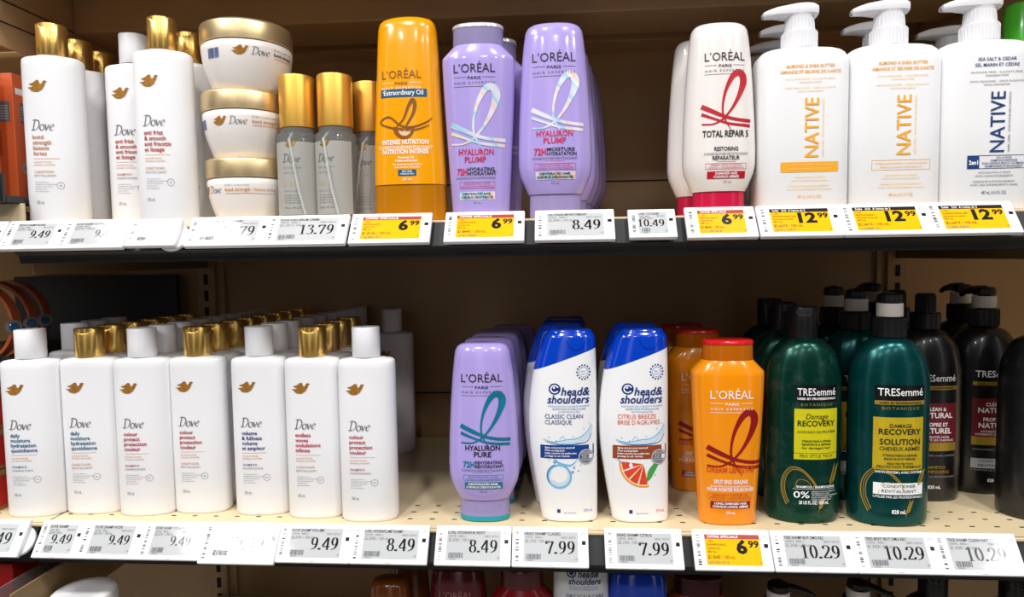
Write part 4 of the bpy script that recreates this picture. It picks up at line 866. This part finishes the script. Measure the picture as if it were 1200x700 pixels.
def salon(loc, label, group, body, top, draw, rz=0, name='shampoo_bottle', cat='shampoo bottle', sc=(1, 1, 1), nozzle=1.45):
    t = thing(name, label, cat, loc, rz, group); t.scale = sc
    b = MB(); TSH.mesh(b, body, seg=56); b.build('body', t)
    if top == 'flip':
        b = MB(); notch_cap(b, BLACKP, .0165, .2217, .258, .0010, half=.4); 
        q = Print(on_round(lambda z: .0165), b); q.ribbon([(-.013, .2545, .0006), (-.011, .2500, .0008), (-.004, .2485, .0008), (.002, .2490, .0006)], GREYTXT, 1.5); b.build('cap', t)
    elif top == 'tier':
        b = MB(); b.lathe([(.0168, .2217), (.0176, .2224), (.0176, .2420), (.0168, .2428), (.0122, .2429), (.0118, .2440), (.0112, .2660), (.0100, .2675)], BLACKP, 36)
        for i in range(28): a = 2 * pi * i / 28; b.tube([(.0118 * cos(a), .0118 * sin(a), .2445), (.0113 * cos(a), .0113 * sin(a), .2650)], .0005, BLACKP, 5)
        b.build('cap', t)
    else:
        b = MB(); b.lathe([(.0168, .2217), (.0176, .2224), (.0176, .2440), (.0168, .2448), (.009, .2449)], BLACKP, 40)
        for i in range(44): a = 2 * pi * i / 44; b.tube([(.0176 * cos(a), .0176 * sin(a), .223), (.0176 * cos(a), .0176 * sin(a), .2435)], .0004, BLACKP, 5)
        b.build('collar', t)
        b = MB(); b.lathe([(.0075, .2449), (.0075, .2630)], BLACKP, 20); b.lathe([(.0125, .2632), (.0132, .2640), (.0128, .2715), (.0105, .2735)], BLACKP, 28)
        ca, sa = cos(nozzle), sin(nozzle)
        b.tube([(0, 0, .2690), (.018 * ca, .018 * sa, .2690), (.034 * ca, .034 * sa, .2660), (.042 * ca, .042 * sa, .2610)], [.0070, .0058, .0042, .0034], BLACKP, 12); b.build('pump_head', t)
        # white lock clip: an open ring round the stem
        vs = []; fs = []; n = 22
        for i in range(n + 1):
            a = radians(-215) + radians(250) * i / n
            for r, z in ((.0140, .2462), (.0140, .2618), (.0120, .2618), (.0120, .2462)): vs.append((r * cos(a), r * sin(a), z))
        for i in range(n):
            for k in range(4): fs.append((4 * i + k, 4 * i + (k + 1) % 4, 4 * i + 4 + (k + 1) % 4, 4 * i + 4 + k))
        fs += [(0, 1, 2, 3), (4 * n + 3, 4 * n + 2, 4 * n + 1, 4 * n)]
        b = MB(); b.add(vs, fs, mat('clip_white', (236, 230, 222), .4), False); b.build('lock_clip', t)
    if draw: p = Print(on_shell(TSH)); draw(p); p.mb.build('lettering', t)
    return t
def damage1(p):
    c = .0065; salon_mark(p, c, .1555, .046, False)
    p.text('· BOTANIQUE ·', c, .1430, .0030, GLINE, w=.046, align='C', spacing=1.3)
    p.rect(c - .0255, c + .0255, .0790, .1395, LYEL, 1.1, 10); p.text('Damage', c, .1275, .0062, DGREEN, w=.026, align='C', shear=.25, lift=2.2); p.text('RECOVERY', c, .1190, .0064, DGREEN, w=.044, align='C', bold=.018, lift=2.2)
    p.text('·AVOCADO OIL/PROTEIN·', c, .1105, .0030, DGREEN, w=.046, align='C', lift=2.2)
    for i, (tx, wd) in enumerate((('STRENGTHENS & REPAIRS', .034), ('RENFORCE & RÉPARE', .034), ('for damaged hair', .034))): p.text(tx, c, .0998 - .0040 * i, .0024, DGREEN, w=wd, align='C', bold=.015, lift=2.2)
    p.rect(c - .0255, c + .0255, .0862, .0866, DGREEN, 1.8, 8); p.text('PRO STYLE TECH', c, .0815, .0034, DGREEN, w=.038, align='C', spacing=1.2, lift=2.2)
    swirl(p, -.008, .0470, .020, GLINE); wheat(p, .022, .0420, .014, GLINE); wheat(p, .010, .0150, .008, GLINE)
    p.text('SHAMPOO / SHAMPOOING', c, .0445, .0028, WTXT, w=.045, align='C', bold=.02); p.rect(-.020, .030, .0428, .0431, WTXT)
    p.text('0%', -.019, .0325, .0078, WTXT, w=.018, bold=.01)
    for i in range(5): p.text(('PARABEN, SILICONE, DYE', 'AND MINERAL OIL', 'PARABÈNE, SILICONE', 'COLORANT ET HUILE', 'MINÉRALE'), 0, 0, .001, WTXT) if False else p.text(('PARABEN SILICONE DYE MINERAL OIL', 'PARABENS SILICONES', 'COLORANTS HUILES MINÉRALES', 'DYES & MINERAL OIL', 'SANS PARABÈNES')[i], .001, .0395 - i * .0024, .0014, WTXT, w=(.030, .022, .033, .026, .024)[i])
    p.text('28 US FL OZ / 828 mL', .0045, .0250, .0040, WTXT, w=.035, align='C', bold=.025)
def damage2(p):
    c = .0005; salon_mark(p, c, .1565, .050, True)
    p.text('· BOTANIQUE ·', c, .1400, .0032, GLINE, w=.050, align='C', spacing=1.3)
    p.rect(c - .0280, c + .0260, .0690, .1310, LGOLD, 1.1, 10); p.text('DAMAGE', c, .1190, .0042, DGREEN, w=.024, align='C', bold=.008, lift=2.2); p.text('RECOVERY', c, .1110, .0064, DGREEN, w=.046, align='C', bold=.02, lift=2.2); p.text('SOLUTION', c, .0990, .0066, DGREEN, w=.044, align='C', bold=.02, lift=2.2); p.text('CHEVEUX ABÎMÉS', c, .0920, .0044, DGREEN, w=.044, align='C', bold=.008, lift=2.2)
    for i, (tx, wd) in enumerate((('STRENGTHENS & REPAIRS', .038), ('RENFORCE ET RÉPARE', .034), ('HEAT PROTECTION', .028), ('PROTECTION THERMIQUE', .048))): p.text(tx, c, (.0850, .0808, .0752, .0715)[i], .0026, DGREEN, w=wd, align='C', bold=.012, lift=2.2)
    p.text('WITH SYSTEM | AVEC SYSTÈME', c, .0650, .0026, WTXT, w=.052, align='C', bold=.02)
    swirl(p, -.010, .0450, .023, GLINE); wheat(p, .020, .045, .011, GLINE); wheat(p, .008, .0130, .009, GLINE)
    p.rect(c - .0270, c + .0270, .0395, .0535, WTXT, 1.6, 8); p.text('CONDITIONER', c, .0480, .0036, DGREEN, w=.036, align='C', lift=2.6); p.text('REVITALISANT', c, .0420, .0036, DGREEN, w=.038, align='C', lift=2.6)
    p.text('UTILISÉ PAR LES PROFESSIONNELS', c, .0355, .0026, WTXT, w=.054, align='C', bold=.015); p.text('828 mL', c, .0170, .0044, WTXT, w=.016, align='C', bold=.03)
def clean(kind):
    def f(p):
        c = 0; salon_mark(p, c, .1570, .050, True)
        p.rect(-.027, .027, .0760, .1290, MAROON, 1.1, 10); p.rect(-.027, .027, .0670, .0780, GLINE, 1.2, 10)
        for i, (tx, h, wd) in enumerate((('CLEAN &', .0046, .025), ('NATURAL', .0066, .042), ('PROPRE ET', .0046, .030), ('NATUREL', .0066, .040))): p.text(tx, c, (.1190, .1100, .0990, .0900)[i], h, WTXT, w=wd, align='C', bold=.018, lift=2.2)
        p.text('HYDRATES HAIR', c, .0840, .0026, WTXT, w=.034, align='C', lift=2.2); p.text('HYDRATE LES CHEVEUX', c, .0800, .0026, WTXT, w=.046, align='C', lift=2.2)
        p.text('WITH SYSTEM | AVEC SYSTÈME', c, .0600, .0022, LGREY, w=.052, align='C')
        if kind == 'c': p.rect(-.027, .027, .036, .049, mat('label_silver', (178, 178, 182), .35), 1.3, 8); p.text('CONDITIONER', c, .0440, .0036, LBLK, w=.036, align='C', lift=2.4); p.text('REVITALISANT', c, .0382, .0036, LBLK, w=.038, align='C', lift=2.4)
        else: p.text('SHAMPOO', c, .0440, .0038, GLINE, w=.026, align='C', lift=2.4); p.text('SHAMPOOING', c, .0382, .0038, GLINE, w=.036, align='C', lift=2.4)
        p.text('UTILISÉ PAR LES PROFESSIONNELS', c, .0325, .0022, LGREY, w=.054, align='C'); p.text('828 mL', c, .0180, .0040, WTXT, w=.016, align='C', bold=.02)
    return f
g1 = salon((.293, .060, 0), 'dusty green shampoo with black flip cap and yellow label', 'green flip-cap bottles', GREENB, 'flip', damage1, rz=radians(0))
g2 = salon((.391, .054, 0), 'teal pump conditioner with gold label and white clip', 'teal pump bottles', TEALB, 'pump', damage2, name='conditioner_bottle', cat='conditioner bottle', sc=(1.03, 1, 1))
for i, (x, y) in enumerate(((.296, .140), (.299, .210))): dup(g1, (x, y, 0), f'dark green flip-cap bottle {ORD[i]} behind the yellow-labelled one', rz=0)
for i, (x, y) in enumerate(((.387, .135), (.3885, .210))): dup(g2, (x, y, 0), f'dark teal pump bottle {ORD[i]} behind the gold-labelled one', rz=0)
k1 = salon((.4760, .138, 0), 'black shampoo with maroon label beside the teal pump bottle', 'black maroon-label bottles', BLKB, 'tier', clean('s'), rz=radians(0))
k2 = salon((.5660, .166, 0), 'black pump conditioner with maroon label and grey strip, half hidden', 'black maroon-label bottles', BLKB, 'pump', clean('c'), name='conditioner_bottle', cat='conditioner bottle', rz=radians(0), nozzle=1.7)
dup(k1, (.482, .225, 0), 'black ribbed-cap bottle deep in shadow behind the maroon-label shampoo', rz=0)
dup(k2, (.585, .250, 0), 'black pump bottle deep in shadow behind the maroon-label conditioner', rz=0)
dup(k2, (.482, .300, 0), 'black pump bottle deepest behind the maroon-label shampoo', rz=0)
k3 = salon((.576, .068, 0), 'large near-black bottle at the front cut off by the right edge', 'black maroon-label bottles', BLKB, 'flip', None, rz=radians(-30))

# ------------------------------------------------------------------ bottom shelf
BZ = -.305
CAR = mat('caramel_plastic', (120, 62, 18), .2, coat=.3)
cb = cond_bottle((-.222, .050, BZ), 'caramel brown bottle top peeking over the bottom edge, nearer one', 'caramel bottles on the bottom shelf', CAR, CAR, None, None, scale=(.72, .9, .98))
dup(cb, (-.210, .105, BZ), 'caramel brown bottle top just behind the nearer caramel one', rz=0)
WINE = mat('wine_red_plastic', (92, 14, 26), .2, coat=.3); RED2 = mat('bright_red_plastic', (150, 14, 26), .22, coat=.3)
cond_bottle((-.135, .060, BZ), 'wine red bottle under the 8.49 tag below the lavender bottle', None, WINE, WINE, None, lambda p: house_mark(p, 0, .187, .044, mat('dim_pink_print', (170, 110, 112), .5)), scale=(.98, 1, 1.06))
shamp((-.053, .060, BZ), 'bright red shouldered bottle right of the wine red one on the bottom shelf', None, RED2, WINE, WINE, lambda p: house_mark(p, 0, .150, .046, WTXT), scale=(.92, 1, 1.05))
BIGH = Shell([(0, -.032, .032, .02, 2.6), (.003, -.034, .034, .0215, 2.6), (.12, -.036, .036, .023, 2.6), (.235, -.034, .034, .022, 2.6), (.247, -.029, .029, .019, 2.4), (.250, -.018, .018, .016, 2)])
t = thing('shampoo_bottle', 'white dandruff shampoo on the bottom shelf with its navy logo showing', 'shampoo bottle', (.022, .052, BZ))
b = MB(); BIGH.mesh(b, HSHELL); b.build('body', t); b = MB(); b.lathe([(.016, .2502), (.0165, .2508), (.0165, .262), (.015, .2635)], BLUEC, 32); b.build('cap', t)
p = Print(on_shell(BIGH)); p.disc(-.012, .2395, .0058, NAVY, 1.2, 20); p.disc(-.012, .2395, .004, HSHELL, 1.8, 20, .0028); p.text('head&', -.004, .2345, .0075, NAVY, w=.026, bold=.02, shear=.22); p.text('shoulders', -.016, .2255, .0075, NAVY, w=.040, bold=.02, shear=.22)
for i in range(2): p.text('PYRITHIONE ZINC DANDRUFF SHAMPOO', .003, .2215 - i * .003, .0018, MIDB, w=.036, align='C')
p.text('DRY SCALP CARE', -.018, .208, .005, NAVY, w=.045); p.mb.build('lettering', t)
t = thing('conditioner_bottle', 'blue inverted bottle with white sweep on the bottom shelf under the 7.99 tag', 'conditioner bottle', (.0925, .056, BZ))
b = MB(); CON.mesh(b, BLUEC, z0=.0285); p = Print(on_shell(CON), b)
p.poly([(-.010, .180), (.0345, .205), (.036, .196), (.038, .17), (.03, .165), (.0, .168), (-.02, .174)], HSHELL, 1.2); p.disc(-.004, .176, .016, NAVY, 1.6, 20, .010, 1.2); b.build('body', t)
b = MB(); CON.mesh(b, HSHELL, z1=.028); b.build('cap', t); t.scale = (1, 1, 1.07)
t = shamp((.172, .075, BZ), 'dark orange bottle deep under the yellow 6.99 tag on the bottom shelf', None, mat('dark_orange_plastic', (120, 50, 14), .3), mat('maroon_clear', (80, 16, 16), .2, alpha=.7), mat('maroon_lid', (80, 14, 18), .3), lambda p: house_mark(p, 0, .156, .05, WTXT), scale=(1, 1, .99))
bb = salon((.272, .075, BZ), 'black pump bottle on the bottom shelf with its spout pointing right', 'black bottles on the bottom shelf', BLKB, 'pump', None, sc=(1, 1, .77), nozzle=-.35)
dup(bb, (.374, .085, BZ), 'black pump bottle with white clip on the bottom shelf under the 10.29 tags', rz=radians(-20))
bf = salon((.468, .09, BZ), 'black flip-cap bottle on the bottom shelf, left of its twin', 'black bottles on the bottom shelf', BLKB, 'flip', None, sc=(1, 1, .86))
dup(bf, (.560, .080, BZ), 'black flip-cap bottle on the bottom shelf under the last tag at the right', rz=0)
t = thing('cream_tub', 'white round tub with domed lid on the bottom shelf at the left', 'tub', (-.598, .0, BZ)); t.scale = (.85, .85, 1.17)
b = MB(); b.lathe([(.040, 0), (.042, .002), (.043, .16), (.042, .165)], WHITE, 48); b.build('body', t)
b = MB(); b.lathe([(.0425, .1652), (.0442, .166), (.0442, .182), (.043, .1865), (.039, .189), (.030, .1885), (.012, .187)], WHITE, 48); b.build('lid', t)

# ------------------------------------------------------------------ neighbouring bay goods
UB = UZ + .03
ORC = mat('orange_card', (206, 92, 46), .45, noise=.08, nscale=40); ORD2 = mat('burnt_orange_card', (168, 66, 34), .45, noise=.1)
t = thing('display_tray', 'black tray with raised lip under the orange cartons', 'tray', (0, 0, 0))
b = MB(); b.box(-1.0, -.650, -.02, .20, UB, UB + .008, BLACKP); b.box(-1.0, -.650, -.026, -.0205, UB, UB + .034, BLACKP, .001); b.build('tray_body', t)
def carton(x0, x1, y0, y1, z0, h, m, label, group, lean=0, art=0):
    t = thing('carton', label, 'carton', ((x0 + x1) / 2, (y0 + y1) / 2, z0), 0, group); w2, d2 = (x1 - x0) / 2, (y1 - y0) / 2
    b = MB(); b.box(-w2, w2, -d2, d2, 0, h, m, .0012)
    p = Print(lambda x, z, l: (w2 + .0001 * l, x, z), b); q = Print(lambda x, z, l: (x, -d2 - .0001 * l, z), b)
    for P, k in ((p, d2), (q, w2)):
        if art == 0:
            P.rect(-k * .8, k * .3, h * .84, h * .89, WTXT, 1, 1); P.rect(-k * .5, k * .8, h * .62, h * .78, GREYTXT, 1, 1)
            for i in range(6): P.rect(-k * .5, k * .7, h * (.64 + i * .02), h * (.65 + i * .02), LGREY, 2, 1)
            P.disc(-k * .2, h * .26, k * .4, LGREY, 1, 16, k * .2); P.rect(-k * .3, k * .3, h * .35, h * .55, ORD2, 1, 1)
        else:
            P.rect(-k * .95, k * .95, h * .02, h * .1, mat('carton_gold', (170, 130, 70), .4, .4), 1, 1); P.text('CRÈME', k * .2, h * .52, h * .16, mat('yellow_print', (240, 190, 60), .4), w=k * .9, align='C'); P.text('REVIVE', k * .2, h * .28, h * .14, WTXT, w=k * .9, align='C')
    b.build('box', t)
    if art == 1: b = MB(); b.box(-w2 - .001, w2 + .001, -d2 - .001, d2 + .001, h * .86, h + .0005, mat('tan_lid', (150, 116, 74), .4, noise=.1), .001); b.build('lid', t)
carton(-.742, -.698, .000, .030, UB + .0085, .165, ORC, 'orange carton nearer the aisle on the black tray', 'orange cartons', art=0)
carton(-.742, -.690, .045, .085, UB + .0085, .160, ORC, 'orange carton behind the nearer one on the black tray', 'orange cartons', art=0)
REDC = mat('red_card', (196, 34, 26), .4, noise=.06)
carton(-.850, -.738, .030, .125, .0, .052, REDC, 'red carton at the foot of its stack left of the white bottles', 'red cartons in the next bay', art=1)
carton(-.850, -.738, .030, .125, .0535, .052, REDC, 'red carton in the middle of the stack left of the white bottles', 'red cartons in the next bay', art=1)
carton(-.850, -.738, .030, .125, .107, .050, REDC, 'red carton on top of the stack left of the white bottles', 'red cartons in the next bay', art=1)
# black rack with orange bands
t = thing('display_rack', 'black ridged rack under the orange bands in the next bay', 'rack', (0, 0, 0))
b = MB(); b.box(-1.0, -.722, .040, .370, .178, .186, BLACKP, .001)
b.box(-1.0, -.722, .036, .041, .178, .208, BLACKP, .001)
for i in range(9): b.box(-.94 + i * .028, -.932 + i * .028, .034, .0362, .182, .205, RAILM)
b.build('rack_shelf', t)
for x in (-.99, -.728):
    b = MB(); b.box(x - .004, x + .004, .355, .363, 0.0005, .1779, BLACKP); b.build('leg', t)
tag((lambda q: (q.box(-1.0, -.690, .385, .395, .0005, .30, BLACKP, .001), q.build('divider_board'))[1])(MB()), 'black upright panel at the back of the next bay behind the bands', 'divider board')
COP = mat('copper_orange_plastic', (190, 96, 56), .35, noise=.1); BL = mat('blue_lens', (40, 90, 130), .15, coat=.5); RINGM = mat('grey_ring', (150, 150, 156), .3, .6)
for i, (px, y, lb) in enumerate(((20, .085, 'orange band with blue-centred clasp nearest the aisle'), (40, .135, 'orange band with blue-centred clasp second from the aisle'), (56, .185, 'orange band with blue-centred clasp furthest back'))):
    x = at_x(px, y, .245) - .0615
    t = thing('hair_band', lb, 'hair band', (x, y, .187), 0, 'orange bands on the black rack')
    vs = []; fs = []; n = 44; R, W_, T_ = .056, .014, .004
    for k in range(n + 1):
        a = radians(-80) + radians(340) * k / n
        for r, yy in ((R, -W_ / 2), (R, W_ / 2), (R - T_, W_ / 2), (R - T_, -W_ / 2)): vs.append((r * cos(a) * 1.1, yy, .0562 + r * sin(a)))
    for k in range(n):
        for q in range(4): fs.append((4 * k + q, 4 * k + (q + 1) % 4, 4 * k + 4 + (q + 1) % 4, 4 * k + 4 + q))
    fs += [(0, 1, 2, 3), (4 * n + 3, 4 * n + 2, 4 * n + 1, 4 * n)]
    b = MB(); b.add(vs, fs, COP, True); b.build('band', t, 30)
    b = MB(); b.lathe([(.0095, 0), (.0095, .003), (.0065, .0035)], RINGM, 24); c = b.build('clasp', t); c.location = (.0612, -.006, .052); c.rotation_euler = (0, radians(90), radians(-35))
    b = MB(); b.lathe([(.006, .0036), (.005, .0048), (.002, .0052)], BL, 20); b.build('lens', c)
# low black tray with clear wall below the lower shelf
t = thing('display_tray', 'black tray with clear wall below the lower rail at the far left', 'tray', (0, 0, 0))
b = MB(); b.box(-1.0, -.660, -.05, .36, -.128, -.120, BLACKP, .001); b.box(-.668, -.660, -.05, .36, -.120, -.098, BLACKP, .001); b.box(-1.0, -.669, -.05, -.044, -.120, -.100, BLACKP, .001); b.build('tray_body', t)
b = MB(); b.box(-.672, -.6695, -.046, .3, -.1195, -.062, mat('clear_acrylic', (220, 222, 222), .05, alpha=.15)); b.build('clear_wall', t)
t = thing('carton', 'red carton lying inside the low black tray', 'carton', (-.80, .06, -.1198)); b = MB(); b.box(-.10, .10, -.05, .07, 0, .062, REDC, .0015); b.build('box', t)
